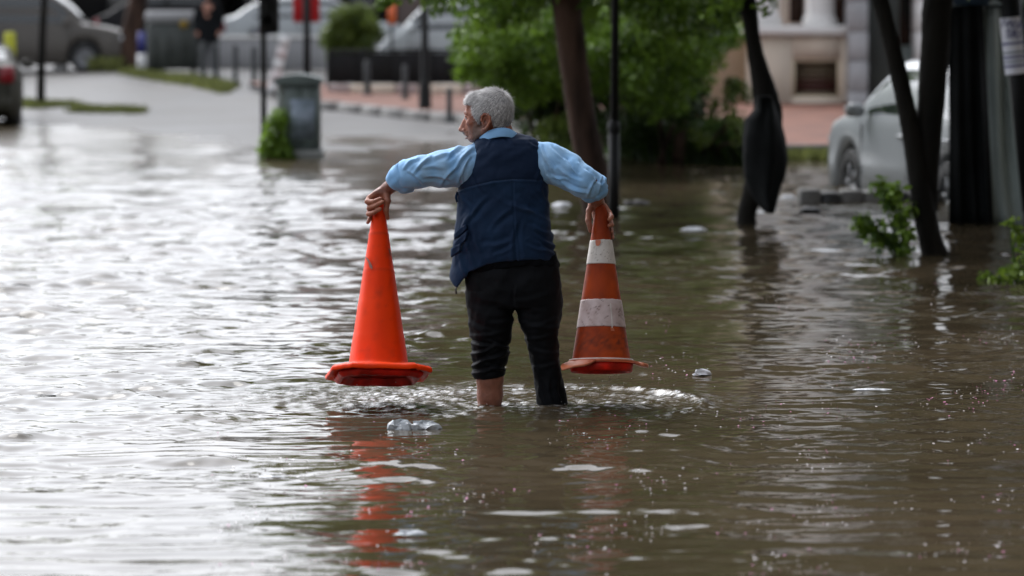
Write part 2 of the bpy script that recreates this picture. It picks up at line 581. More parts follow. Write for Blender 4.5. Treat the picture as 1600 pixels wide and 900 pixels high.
SP = np.broadcast_to(np.maximum(dYr[None, :], 0.0) * 1.0, Xg.shape).copy()
SP = np.maximum(SP, half * 2 / ncol)
SP[np.abs(Ug) > 1.05] = 10
Xf, Yf = Xg.ravel(), Yg.ravel()
FO = []
H = wave(Xf, Yf, SP.ravel(), FO)
a_, b_ = np.meshgrid(np.arange(len(u) - 1), np.arange(len(Yr) - 1), indexing='ij')
q = (a_ * len(Yr) + b_).ravel()
n_ = len(Yr)
mw = mat("flood_water", (0.072, 0.054, 0.033), (0.048, 0.038, 0.021), rough=0.035, scale=.5, ior=1.36, detail=3, attr=("foam", (0.75, 0.77, 0.78)))
nn, LL = mw.node_tree.nodes, mw.node_tree.links
tcw = nn.new("ShaderNodeTexCoord")
prevb = None
for sx, sy, scl, dist in ((.6, 1.2, 8, .0065), (.5, 1.1, 24, .0022), (.8, 1.6, 2.6, .010)):
    mpw = nn.new("ShaderNodeMapping"); mpw.inputs["Scale"].default_value = (sx * .6, sy * 1.0, 1)
    now = nn.new("ShaderNodeTexNoise"); now.inputs["Scale"].default_value = scl; now.inputs["Detail"].default_value = 2.5
    bpw = nn.new("ShaderNodeBump"); bpw.inputs["Distance"].default_value = dist; bpw.inputs["Strength"].default_value = .36
    LL.new(tcw.outputs["Object"], mpw.inputs[0]); LL.new(mpw.outputs[0], now.inputs["Vector"]); LL.new(now.outputs[0], bpw.inputs["Height"])
    if prevb: LL.new(prevb.outputs[0], bpw.inputs["Normal"])
    prevb = bpw
atw = nn.new("ShaderNodeAttribute"); atw.attribute_name = "splash"
mpw = nn.new("ShaderNodeMapping"); mpw.inputs["Scale"].default_value = (.45, 1.0, 1)
now = nn.new("ShaderNodeTexNoise"); now.inputs["Scale"].default_value = 34; now.inputs["Detail"].default_value = 4; now.inputs["Distortion"].default_value = 1.2
bpw = nn.new("ShaderNodeBump"); bpw.inputs["Distance"].default_value = .016
LL.new(tcw.outputs["Object"], mpw.inputs[0]); LL.new(mpw.outputs[0], now.inputs["Vector"]); LL.new(now.outputs[0], bpw.inputs["Height"])
LL.new(atw.outputs["Fac"], bpw.inputs["Strength"]); LL.new(prevb.outputs[0], bpw.inputs["Normal"])
LL.new(bpw.outputs[0], nn["Principled BSDF"].inputs["Normal"])
# ripples too small for the mesh far down the street act as roughness there
sepw = nn.new("ShaderNodeSeparateXYZ"); mrw = nn.new("ShaderNodeMapRange")
LL.new(tcw.outputs["Object"], sepw.inputs[0]); LL.new(sepw.outputs["Y"], mrw.inputs["Value"])
mrw.inputs["From Min"].default_value = 22; mrw.inputs["From Max"].default_value = 50
mrw.inputs["To Min"].default_value = .035; mrw.inputs["To Max"].default_value = .22
LL.new(mrw.outputs[0], nn["Principled BSDF"].inputs["Roughness"])
obj("water", np.stack([Xf, Yf, H], 1), np.stack([q, q + n_, q + n_ + 1, q + 1], 1), mw, origin=(0, 0, 0), kind="structure", attrs={"foam": FO[1], "splash": FO[0]})

# ---- raised brick pavement with kerb stones
edge_px = [(485, 170), (560, 176), (640, 185), (740, 194), (850, 208), (960, 226), (1070, 242), (1180, 246), (1330, 244), (1470, 246)]
edge = np.array([G(*p) for p in edge_px])
edge = smooth_path(edge, 4)
far = [(r_[0] * 1.35 + (1.0 if r_[0] > 0 else -.5), 64 + .0 * r_[1]) for r_ in edge]
PH = 0.13
Vp, Fp = [], []
rows = 6
for i, e in enumerate(edge):
    for k in range(rows + 1):
        t = k / rows
        x = e[0] * (1 - t) + far[i][0] * t
        y = e[1] * (1 - t) + far[i][1] * t
        Vp.append((x, y, max(tz(x, y), 0) + PH))
for i in range(len(edge) - 1):
    for k in range(rows):
        a = i * (rows + 1) + k
        Fp.append((a, a + rows + 1, a + rows + 2, a + 1))
pav = obj("pavement", Vp, Fp, "brick_paving", origin=(0, 0, 0), kind="structure")
# kerb stones along its edge, one metre each
seglen = np.concatenate([[0], np.cumsum(np.hypot(*np.diff(edge[:, :2], axis=0).T))])
nst = int(seglen[-1] / .95)
for i in range(nst):
    c = []
    for s_ in (i * .95 + .012, (i + 1) * .95 - .012):
        c.append(np.array([np.interp(s_, seglen, edge[:, k]) for k in (0, 1)]))
    d = c[1] - c[0]; ln = np.hypot(*d); m_ = (c[0] + c[1]) / 2
    nrm = np.array([-d[1], d[0]]) / ln
    m_ = m_ - nrm * .07
    g = max(tz(*m_), -.12)
    V, F = box((m_[0], m_[1], (g - .1 + max(tz(*m_), 0) + PH + .012 + rnd.uniform(-.006, .006)) / 2), (ln, .15, max(tz(*m_), 0) + PH + .012 - g + .1), math.atan2(d[1], d[0]), .02)
    obj("kerb_stone", V, F, "kerb_stone", pav)

# ---- building on the right: plinth, ledge, columns, recessed vent, pilasters
YB = 57.0
def bpx(px, py, Y=YB): return P(px, py, Y)
gb = 0.13 + float(tz(6, YB))
bt = thing("stone_building", "pale stone building with columns on a beige plinth beyond the white car", "building", (bpx(1250, 160)[0], YB, gb))
def rect(name, x0, y0, x1, y1, Yf_, depth, m, parent, bev=.0, label=None):
    """a solid whose front face covers the given pixels at distance Yf_"""
    a, b = P(x0, y0, Yf_), P(x1, y1, Yf_)
    V, F = box(((a[0] + b[0]) / 2, Yf_ + depth / 2, (a[2] + b[2]) / 2), (abs(b[0] - a[0]), depth, abs(a[2] - b[2])), 0, bev)
    return obj(name, V, F, m, parent, label=label)
yb0 = 12 - (gb - 0.3 - CAMH) * S(YB)
yb0 = 12 + (CAMH - gb + .3) * S(YB)
# plinth around the vent opening
vx0, vx1, vy0, vy1 = 1237, 1314, 92, 152
rect("plinth", 1168, 56, vx0, yb0, YB, .6, "beige_wall", bt)
rect("plinth", vx1, 56, 1325, yb0, YB, .6, "beige_wall", bt)
rect("plinth", vx0 + .02, 56, vx1 - .02, vy0, YB + .003, .6, "beige_wall", bt)
rect("plinth", vx0 + .02, vy1, vx1 - .02, yb0, YB + .003, .6, "beige_wall", bt)
vb = rect("vent_panel", vx0 - 2, vy0 - 2, vx1 + 2, vy1 + 2, YB + .25, .1, "vent_metal", bt)
at = vb.data.attributes.new("tone", 'FLOAT', 'POINT')
for k in range(7):
    y0 = vy0 + 3 + k * 8.2
    sl_ = rect("louvre", vx0 + 4, y0, vx1 - 4, y0 + 5, YB + .15, .08, "vent_metal", bt)
    a = sl_.data.attributes.new("tone", 'FLOAT', 'POINT')
    for v in a.data: v.value = 1.0 if k in (4, 5) else (.5 if k == 3 else 0.0)
for nm, x0, y0, x1, y1 in (("vent_frame", vx0, vy0, vx0 + 5, vy1), ("vent_frame", vx1 - 5, vy0, vx1, vy1), ("vent_frame", vx0 + 5, vy0, vx1 - 5, vy0 + 4), ("vent_frame", vx0 + 5, vy1 - 3, vx1 - 5, vy1)):
    rect(nm, x0, y0, x1, y1, YB + .02, .12, "sand_wall", bt)
rect("ledge", 1150, 40, 1325, 55.5, YB - .12, .8, "pale_stone", bt, .03)
rect("side_wall", 1080, -300, 1167, yb0, YB + .25, .5, "sand_wall", bt)
rect("back_wall", 1160, -620, 1600, 40, YB + 1.4, .4, "pale_stone", bt)
rect("window", 1236, -300, 1256, 36, YB + 1.1, .1, "dark_glass", bt)
rect("window", 1306, -300, 1325, 48, YB + 1.1, .1, "dark_glass", bt)
rect("window", 1405, -300, 1428, 70, YB + .9, .1, "dark_glass", bt)
for cx, wd in ((1192, 56), (1281, 50)):
    c = P(cx, 40, YB + .35)
    r0 = wd / S(YB) / 2
    prof = [(r0 * 1.02, 0), (r0 * 1.08, .04), (r0 * 1.08, .10), (r0 * .98, .14), (r0 * .9, .2), (r0 * .87, 3.6), (r0 * 1.0, 3.7), (r0 * 1.05, 3.9)]
    V, F = lathe(prof, 28, c)
    obj("column", V, F, "pale_stone", bt)
    V, F = box((c[0], c[1], c[2] + 4.1), (r0 * 2.6, .9, .4), 0, .03)
    obj("capital", V, F, "pale_stone", bt)
for i, (x0, x1) in enumerate(((1326, 1356), (1432, 1460))):
    for k in range(9):
        y1 = yb0 - k * 47
        rect("stone_block", x0, y1 - 46, x1, y1, YB - .25 - .01 * (k % 2), .7, "grey_stone" if i == 0 else "pale_stone", bt, .015)
rect("wall_panel", 1357, -600, 1404, yb0, YB + .15, .4, "green_grey_panel", bt)
rect("wall_panel", 1404.5, 72, 1431, yb0, YB + .2, .4, "green_grey_panel", bt)
rect("wall_panel", 1461, -600, 1640, yb0, YB + .1, .4, "green_grey_panel", bt)

# ---- far buildings behind the street
def far_building(name, label, px0, px1, Y, h, m, floors=2, bay=2.2, g=.5, roofc="shop_dark"):
    x0, x1 = P(px0, 12, Y)[0], P(px1, 12, Y)[0]
    t = thing(name, label, "building", ((x0 + x1) / 2, Y, g))
    V, F = box(((x0 + x1) / 2, Y + 4, g + h / 2), (x1 - x0, 8, h))
    obj("wall", V, F, m, t)
    V, F = box(((x0 + x1) / 2, Y + 3.9, g + h + .12), (x1 - x0 + .5, 8.4, .24))
    obj("roof", V, F, roofc, t)
    nb = max(2, int((x1 - x0) / bay))
    fh = h / floors
    for f_ in range(floors):
        for b in range(nb):
            cx = x0 + (b + .5) * (x1 - x0) / nb
            ww = (x1 - x0) / nb * .62
            hh = fh * (.72 if f_ == 0 else .5)
            cz = g + f_ * fh + (hh / 2 + .08 if f_ == 0 else fh * .52)
            V, F = box((cx, Y - .02, cz), (ww + .14, .1, hh + .14))
            fr = obj("window", V, F, "pale_stone" if f_ else "shop_dark", t)
            V, F = box((cx, Y - .08, cz), (ww, .08, hh))
            obj("pane", V, F, "dark_glass", fr)
    return t
far_building("shop_building", "low dark shopfront row at the far left end of the street", -260, 330, 98, 3.4, "shop_dark", 1, 3.0)
far_building("apartment_block", "tall grey block behind the dark signal post", 345, 505, 104, 7.0, "plaster_grey", 2, 2.4)
far_building("apartment_block", "pinkish grey block behind the white van and round shrub", 506, 780, 100, 13.0, "plaster_pink", 4, 2.6)
far_building("apartment_block", "grey block hidden behind the big green tree", 782, 1140, 96, 20.0, "plaster_grey", 6, 2.6)
far_building("apartment_block", "tall block far behind the column building on the right", 1145, 1900, 80, 20.0, "beige_wall", 6, 2.6)
# ---- unseen blocks added right of and behind the camera to hold back sky light
mat("plaster_cream", (0.30, 0.28, 0.25), (0.22, 0.20, 0.18), rough=.8, scale=.5)
def blocker_building(name, label, x0, x1, y0, y1, h, face, floors):
    t = thing(name, label, "building", ((x0 + x1) / 2, (y0 + y1) / 2, 0))
    V, F = box(((x0 + x1) / 2, (y0 + y1) / 2, h / 2 - .2), (x1 - x0, y1 - y0, h + .4)); obj("wall", V, F, "plaster_cream", t)
    V, F = box(((x0 + x1) / 2, (y0 + y1) / 2, h + .12), (x1 - x0 + .8, y1 - y0 + .8, .25)); obj("roof", V, F, "shop_dark", t)
    return t
blocker_building("apartment_block", "unseen cream block added along the right side to hold back sky light", 8.5, 20, -34, 27, 15, 0, 5)
blocker_building("apartment_block", "unseen cream block added behind the camera to hold back sky light", -12, 9, -40, -20, 17, 0, 4)
# ================================================================== TREES AND PLANTS
mat("bark_brown", (0.085, 0.050, 0.036), (0.022, 0.014, 0.011), spec=.15, rough=.85, scale=6, bump=.02, bscale=18, stretch=(1, 1, .25))
mat("bark_dark", (0.014, 0.0125, 0.010), (0.007, 0.0065, 0.0055), spec=.12, rough=.8, scale=6, bump=.02, bscale=18, stretch=(1, 1, .25))
def leafmat(name, dark, light, rough=.45):
    m = mat(name, dark, tuple(v * .75 for v in dark), rough=rough, scale=.8, attr=("tone", light), spec=.35)
    m.node_tree.nodes["Principled BSDF"].inputs["Transmission Weight"].default_value = 0
    n, L = m.node_tree.nodes, m.node_tree.links
    tr = n.new("ShaderNodeBsdfTranslucent"); ms = n.new("ShaderNodeMixShader"); ms.inputs[0].default_value = .42
    b = n["Principled BSDF"]
    L.new(b.inputs["Base Color"].links[0].from_socket, tr.inputs[0])
    L.new(b.outputs[0], ms.inputs[1]); L.new(tr.outputs[0], ms.inputs[2])
    L.new(ms.outputs[0], n["Material Output"].inputs[0])
    return m
leafmat("leaf_green", (0.045, 0.095, 0.014), (0.25, 0.40, 0.045))
leafmat("leaf_dark", (0.018, 0.036, 0.010), (0.065, 0.115, 0.022))
leafmat("leaf_olive", (0.06, 0.095, 0.018), (0.17, 0.23, 0.035))
leafmat("leaf_bright", (0.07, 0.15, 0.015), (0.26, 0.36, 0.045))
leafmat("grass_green", (0.07, 0.08, 0.028), (0.18, 0.20, 0.06))

def leaves(cent, rad, per, size, seed, tone_f=None, aspect=.55, shell=.45, flat=(1, 1, 1)):
    """leaf quads scattered through clumps; cent (n,3), rad (n,)"""
    r = np.random.default_rng(seed)
    cent = np.asarray(cent, dtype=float); rad = np.broadcast_to(rad, (len(cent),))
    C = np.repeat(cent, per, axis=0); Rr = np.repeat(rad, per)
    d = r.normal(size=(len(C), 3)); d /= np.linalg.norm(d, axis=1)[:, None]
    rr = (shell + (1 - shell) * r.random(len(C))) * Rr
    p = C + d * rr[:, None] * np.array(flat)
    n = r.normal(size=p.shape) + d * .8 + np.array([0, 0, .5]); n /= np.linalg.norm(n, axis=1)[:, None]
    t = np.cross(n, r.normal(size=p.shape)); t /= np.linalg.norm(t, axis=1)[:, None]
    b = np.cross(n, t)
    s = size * r.uniform(.6, 1.3, len(p))[:, None]
    V = np.stack([p - t * s, p - b * s * aspect + n * s * .12, p + t * s, p + b * s * aspect + n * s * .12], 1).reshape(-1, 3)
    F = np.arange(len(V)).reshape(-1, 4)
    ctone = np.repeat(r.random(len(cent)), per)
    tone = np.clip(.55 * r.random(len(p)) + .5 * ctone - .1, 0, 1)
    return V, F, np.repeat(tone, 4)
def trunk_path(pxs, Y0, Y1=None, rad_px=None, k=6, n=12, z_last=None, jit=.07):
    """pxs: (px,py,width_px) from top to base"""
    Y1 = Y0 if Y1 is None else Y1
    pts, rs = [], []
    for i, (px, py, wd) in enumerate(pxs):
        Yc = Y1 + (Y0 - Y1) * i / (len(pxs) - 1)
        pts.append(P(px, py, Yc)); rs.append(wd / S(Yc) / 2)
    q = smooth_path(np.hstack([np.array(pts), np.array(rs)[:, None]]), k)
    return tube(q[:, :3], q[:, 3], n, jit=jit)

# the big reddish brown trunk right behind the man, with a wide leafy crown
t = thing("leafy_tree", "broad green tree with a thick reddish brown trunk behind the man's right shoulder", "tree", P(940, 345, 29.5))
V, F = trunk_path([(850, -330, 26), (872, -190, 34), (880, -60, 44), (888, 30, 46), (898, 110, 44), (912, 200, 45), (926, 270, 50), (938, 325, 58), (944, 350, 66)], 29.5)
obj("trunk", V, F, "bark_brown", t)
for pts in ([(884, 0, 22), (850, -40, 17), (800, -90, 12), (740, -110, 7)], [(885, -30, 22), (930, -80, 16), (990, -110, 12), (1060, -110, 6)],
            [(872, -190, 26), (930, -260, 18), (1010, -330, 10)], [(862, -250, 22), (800, -340, 14), (730, -400, 8)]):
    V, F = trunk_path(pts[::-1], 29.6, 30.2, n=8)
    obj("limb", V, F, "bark_brown", t)
r_ = np.random.default_rng(3)
cl, cr_ = [], []
def clumps(n, x0, x1, y0, y1, Ya, Yb, ra, rb, test=None, seed=1):
    r = np.random.default_rng(seed); C, Q = [], []
    while len(C) < n:
        px, py, Y = r.uniform(x0, x1), r.uniform(y0, y1), r.uniform(Ya, Yb)
        if test and not test(px, py): continue
        C.append(P(px, py, Y)); Q.append(r.uniform(ra, rb))
    return np.array(C), np.array(Q)
lowedge = lambda x: np.interp(x, [600, 650, 700, 720, 745, 790, 850, 900, 1000, 1060, 1100, 1140, 1175], [-20, 0, 35, 100, 95, 60, 40, 35, 45, 70, 60, 55, 0])
C, Q = clumps(80, 712, 1135, -120, 110, 28.6, 33, .14, .28, lambda x, y: y < lowedge(x) - 18, 2)
C2, Q2 = clumps(120, 560, 1250, -1150, -110, 28.0, 34, .5, .9, lambda x, y: ((x - 905) / 340) ** 2 + ((y + 600) / 500) ** 2 < 1, 5)
C3 = np.array([P(x, y, 29.4) for x, y in ((598, 3), (618, -8), (640, -14), (655, -25), (680, 5), (700, -5))]); Q3 = np.array([.07, .09, .10, .12, .12, .14])
Ca, Qa = clumps(70, 400, 900, -1100, -330, 27, 33, .45, .85, lambda x, y: ((x - 700) / 300) ** 2 + ((y + 700) / 390) ** 2 < 1, 6)
C2, Q2 = np.vstack([C2, Ca]), np.concatenate([Q2, Qa])
V1, F1, T1 = leaves(C, Q, 170, .040, 21)
V2, F2, T2 = leaves(C2, Q2, 150, .10, 22)
V3, F3, T3 = leaves(C3, Q3, 60, .035, 23)
obj("crown", np.vstack([V1, V2, V3]), np.vstack([F1, F2 + len(V1), F3 + len(V1) + len(V2)]), "leaf_green", t, smooth=False, attrs={"tone": np.concatenate([T1, T2, T3])})

# the dense dark bush mass behind that trunk
def bush(name, label, cat, base, C, Q, per, size, m, seed, stems=4, extra=None, group=None, kind=None):
    t = thing(name, label, cat, base, group)
    V, F, T = leaves(C, Q, per, size, seed)
    obj("foliage", V, F, m, t, smooth=False, attrs={"tone": T})
    top = np.array(C).mean(axis=0)
    for i in range(stems):
        c = C[(i * 7) % len(C)]
        b = np.array(base) + np.array([rnd.uniform(-.2, .2), rnd.uniform(-.1, .1), -.1])
        V, F = tube(smooth_path([b, (b + c) / 2 + np.array([rnd.uniform(-.1, .1), 0, .1]), c], 4), np.linspace(.03, .008, 9), 6)
        obj("stem", V, F, "bark_brown", t)
    return t
C, Q = clumps(120, 745, 1085, 20, 215, 36.5, 40, .22, .42, lambda x, y: y < np.interp(x, [745, 800, 850, 1000, 1085], [70, 150, 225, 225, 150]), 31)
bush("large_bush", "dense dark green bush filling the space behind the thick trunk", "bush", G(900, 250), C, Q, 230, .042, "leaf_dark", 32)
C, Q = clumps(50, 728, 1000, 20, 150, 35, 36.4, .16, .30, lambda x, y: y < np.interp(x, [700, 760, 820, 900, 1000], [125, 145, 160, 130, 110]), 33)
bush("leafy_shrub", "mid green leafy shrub with low branches left of the thick trunk", "bush", G(840, 262), C, Q, 200, .040, "leaf_green", 34)
C, Q = clumps(70, 975, 1140, 0, 165, 34.8, 37, .14, .28, lambda x, y: y < np.interp(x, [975, 1040, 1100, 1140], [150, 165, 120, 90]), 35)
bush("leafy_shrub", "bright leafy shrub right of the black lamp post with branches against the sand wall", "bush", G(1050, 258), C, Q, 190, .036, "leaf_green", 36)
C, Q = clumps(26, 1085, 1172, 125, 225, 36, 37, .05, .10, lambda x, y: y > 250 - (x - 1085) * 1.6 - 40, 37)
bush("slender_shrub", "thin arching shrub in front of the sand coloured wall", "bush", G(1130, 252), C, Q, 34, .030, "leaf_olive", 38, 6)
C, Q = clumps(26, 855, 905, 190, 255, 35, 36.5, .14, .22, None, 39)
bush("low_shrub", "low dull green shrub at the left foot of the thick trunk", "bush", G(870, 268), C, Q, 150, .036, "leaf_olive", 40)

def grass_strip(name, label, path_px, wid, h, n, m, seed, dens=1.0):
    r = np.random.default_rng(seed)
    pts = np.array([G(*p) for p in path_px])
    s = r.random(n) * (len(pts) - 1)
    i = np.minimum(s.astype(int), len(pts) - 2); f = (s - i)[:, None]
    b = pts[i] * (1 - f) + pts[i + 1] * f
    b[:, 0] += r.normal(0, .06, n); b[:, 1] += r.uniform(-wid, wid, n)
    b[:, 2] = np.maximum(tz(b[:, 0], b[:, 1]), 0)
    hh = h * r.uniform(.4, 1.2, n); le = r.normal(0, .35, (n, 2)) * hh[:, None]
    wv = r.uniform(.006, .014, n)
    V = np.stack([b + np.stack([-wv, 0 * wv, 0 * wv - .02], 1), b + np.stack([wv, 0 * wv, 0 * wv - .02], 1),
                  b + np.stack([le[:, 0] * .4 + wv * .7, le[:, 1] * .4, hh * .6], 1), b + np.stack([le[:, 0], le[:, 1], hh], 1)], 1).reshape(-1, 3)
    o = obj(name, V, np.arange(len(V)).reshape(-1, 4), m, smooth=False, attrs={"tone": np.repeat(r.random(n), 4)}, kind="stuff",
            label=label, cat="grass")
    return o
grass_strip("grass", "dark grass and weeds along the pavement edge under the bushes", [(960, 234), (1060, 248), (1165, 252)], 1.2, .42, 9000, "leaf_dark", 50)
grass_strip("grass", "thin yellow green grass at the kerb below the reddish paving", [(1165, 250), (1240, 250), (1300, 249)], .6, .12, 1600, "grass_green", 51)
grass_strip("grass", "short green grass tuft strip rising out of the shallow water at left", [(118, 172), (150, 174), (222, 176)], .5, .10, 1500, "grass_green", 52)
grass_strip("grass", "yellow green verge between the thick far trunk and the small posts", [(200, 112), (250, 122), (320, 132), (360, 142)], 1.4, .13, 4500, "grass_green", 53)
grass_strip("grass", "grass patch round the foot of the thin trunk at left", [(28, 162), (70, 166), (112, 164)], .8, .09, 1600, "grass_green", 54)
grass_strip("grass", "yellow green weeds by the front wheel of the grey people carrier", [(150, 112), (185, 112)], .5, .3, 700, "grass_green", 55)

# thin young tree at left and the thick leaning trunk behind it
def simple_tree(name, label, path, Y, m, crown_c, crown_r, leafm, per, size, seed, ncl=40, flat=.8):
    t = thing(name, label, "tree", P(path[-1][0], path[-1][1], Y))
    V, F = trunk_path(path, Y)
    obj("trunk", V, F, m, t)
    r = np.random.default_rng(seed)
    c0 = P(crown_c[0], crown_c[1], Y); C = []
    while len(C) < ncl:
        d = r.uniform(-1, 1, 3)
        if d.dot(d) < 1: C.append(c0 + d * np.array([crown_r, crown_r, crown_r * flat]))
    C = np.array(C)
    for i in range(3):
        b = P(path[0][0], path[0][1], Y)
        V, F = tube(smooth_path([b, (b + C[i]) / 2 + np.array([0, 0, .1]), C[i]], 4), np.linspace(.05, .012, 9), 6)
        obj("limb", V, F, m, t)
    V, F, T = leaves(C, crown_r * .28, per, size, seed + 1)
    obj("crown", V, F, leafm, t, smooth=False, attrs={"tone": T})
    return t
g1 = G(64, 166)
simple_tree("young_tree", "thin straight young tree on a grass patch in front of the grey people carrier", [(74, -120, 9), (70, -20, 11), (66, 60, 12), (64, 120, 13), (64, 168, 15)], g1[1], "bark_dark",
            (76, -165), .8, "leaf_green", 60, .07, 60, 26)
g2 = G(200, 110)
simple_tree("street_tree", "thick dark trunk leaning right beside the grey people carrier", [(226, -110, 26), (220, -30, 28), (214, 10, 30), (205, 50, 32), (199, 90, 36), (196, 114, 44)], g2[1], "bark_brown",
            (232, -210), 1.4, "leaf_dark", 90, .09, 62, 34)

# dark leaning tree with a black sack tied to it
t = thing("bare_trunk_tree", "dark crooked trunk standing in the flood with black cloth tied round it", "tree", P(1168, 352, 27.5))
V, F = trunk_path([(1120, -300, 22), (1140, -170, 24), (1158, -60, 26), (1166, 0, 30), (1172, 28, 26), (1176, 60, 24), (1184, 100, 28), (1196, 150, 40), (1200, 190, 46), (1192, 240, 44), (1180, 290, 36), (1168, 330, 30), (1166, 356, 34)], 27.5)
obj("trunk", V, F, "bark_dark", t)
C, Q = clumps(70, 900, 1400, -1050, -100, 26, 30, .45, .8, lambda x, y: ((x - 1150) / 240) ** 2 + ((y + 540) / 440) ** 2 < 1, 71)
V, F, T = leaves(C, Q, 130, .09, 72)
obj("crown", V, F, "leaf_dark", t, smooth=False, attrs={"tone": T})
for pts in ([(1150, -110, 16), (1200, -220, 9), (1250, -330, 6)], [(1140, -150, 14), (1080, -260, 9), (1030, -330, 5)]):
    V, F = trunk_path(pts[::-1], 27.5, n=7)
    obj("limb", V, F, "bark_dark", t)
# a few hanging sprigs that reach into the picture beside the trunk
C = np.array([P(x, y, 27.3) for x, y in ((1150, 3), (1138, 14), (1195, 5), (1128, 30), (1145, -12), (1110, 22))])
V, F, T = leaves(C, .10, 36, .035, 73)
obj("hanging_sprigs", V, F, "leaf_green", t, smooth=False, attrs={"tone": T})

# twin trunks in a V at right
t = thing("forked_tree", "dark tree splitting into two trunks in a V beside the white car", "tree", P(1458, 397, 24.2))
V, F = trunk_path([(1330, -190, 20), (1352, -90, 23), (1370, -20, 26), (1383, 30, 26), (1398, 90, 27), (1412, 150, 28), (1424, 210, 30), (1434, 270, 33), (1444, 330, 36), (1455, 380, 38), (1462, 402, 44)], 24.2)
obj("trunk", V, F, "bark_dark", t)
V, F = trunk_path([(1520, -190, 40), (1490, -90, 44), (1466, 0, 46), (1462, 60, 46), (1457, 130, 44), (1452, 200, 42), (1448, 270, 38), (1448, 330, 36)], 24.25)
obj("second_trunk", V, F, "bark_dark", t)
C, Q = clumps(120, 1100, 1900, -1250, -110, 21, 27.5, .5, .9, lambda x, y: ((x - 1480) / 390) ** 2 + ((y + 640) / 540) ** 2 < 1, 75)
V, F, T = leaves(C, Q, 150, .09, 76)
obj("crown", V, F, "leaf_dark", t, smooth=False, attrs={"tone": T})
def weed(label, base_px, Y, spots, m, seed, size=.030, per=26, rad=.055):
    base = P(base_px[0], base_px[1], Y); base[2] = -.05
    t = thing("weed_plant", label, "weed", base)
    C = []
    for (px, py) in spots:
        c = P(px, py, Y + rnd.uniform(-.15, .15)); C.append(c)
        V, F = tube(smooth_path([base + np.array([rnd.uniform(-.05, .05), 0, 0]), (base + c) / 2 + np.array([rnd.uniform(-.04, .04), 0, .05]), c], 4), np.linspace(.007, .003, 9), 5)
        obj("stem", V, F, m, t)
    V, F, T = leaves(np.array(C), rad, per, size, seed, shell=.1)
    obj("foliage", V, F, m, t, smooth=False, attrs={"tone": T})
weed("leafy sapling sprouting at the foot of the forked trunk", (1410, 395), 24.0, [(1375, 290), (1385, 305), (1395, 320), (1405, 345), (1420, 370), (1400, 300), (1420, 330), (1395, 380), (1415, 392), (1410, 352), (1345, 345), (1352, 358), (1366, 370), (1378, 378), (1380, 365), (1360, 352)], "leaf_green", 81, .034, 44, .085)
weed("bright yellow green weed standing in the flood at the right edge", (1590, 440), 21.8, [(1580, 350), (1590, 362), (1598, 380), (1572, 425), (1585, 432), (1596, 425), (1600, 410), (1560, 437), (1610, 395), (1612, 430)], "leaf_bright", 83, .028, 26, .07)
weed("faint low weed in the water left of the bright yellow one", (1540, 436), 21.9, [(1530, 432), (1540, 428), (1548, 434)], "leaf_bright", 84, .022, 14, .04)

# ================================================================== STREET FURNITURE
mat("black_metal", (0.007, 0.0075, 0.008), (0.01, 0.01, 0.01), spec=.2, rough=.5, scale=8)
mat("grey_metal", (0.06, 0.063, 0.066), (0.035, 0.04, 0.04), spec=.2, rough=.6, scale=8)
mat("cabinet_green", (0.13, 0.165, 0.16), (0.07, 0.09, 0.088), rough=.5, scale=5)
mat("cabinet_side", (0.27, 0.29, 0.28), (0.20, 0.22, 0.21), rough=.5, scale=5)
mat("poster_blue", (0.30, 0.35, 0.44), (0.15, 0.19, 0.23), rough=.6, scale=12)
mat("red_paint", (0.48, 0.008, 0.012), (0.40, 0.008, 0.012), rough=.4, scale=3)
mat("white_paint", (0.72, 0.72, 0.72), (0.58, 0.58, 0.58), rough=.4, scale=5)
mat("pinkish_board", (0.70, 0.62, 0.62), (0.6, 0.55, 0.55), rough=.5, scale=5)
mat("blue_paint", (0.03, 0.035, 0.22), (0.025, 0.03, 0.17), rough=.4, scale=3)
mat("yellow_sheet", (0.50, 0.50, 0.02), (0.36, 0.36, 0.02), rough=.5, scale=3)
mat("orange_paint", (0.75, 0.17, 0.05), (0.6, 0.12, 0.04), rough=.5, scale=3)
mat("ochre_sticker", (0.38, 0.24, 0.02), rough=.5)
mat("skip_green", (0.055, 0.062, 0.055), (0.032, 0.038, 0.034), rough=.55, scale=3)
mat("tarp_dark", (0.009, 0.0105, 0.011), (0.004, 0.005, 0.005), spec=.12, rough=.7, scale=3, bump=.01, bscale=6)
mat("tarp_grey", (0.32, 0.37, 0.35), (0.22, 0.26, 0.245), rough=.5, scale=1.4, bump=.008, bscale=5)
mat("tarp_blue", (0.01, 0.045, 0.09), (0.01, 0.02, 0.04), rough=.5, scale=2.0)
mat("paper_white", (0.85, 0.85, 0.92), (0.75, 0.76, 0.85), rough=.6, scale=8)
mat("ink_blue", (0.03, 0.035, 0.23), (0.03, 0.035, 0.2), rough=.6)
mat("stone_grey", (0.30, 0.31, 0.30), (0.2, 0.2, 0.2), rough=.55, scale=5, bump=.006)
mat("rubbish_black", (0.012, 0.012, 0.013), rough=.35, bump=.01, bscale=10)

def post(px0, py0, px1, py1, Y, wpx, base_w=None, m="black_metal", n=14):
    a, b = P(px0, py0, Y), P(px1, py1, Y)
    r = wpx / S(Y) / 2
    return a, b, r
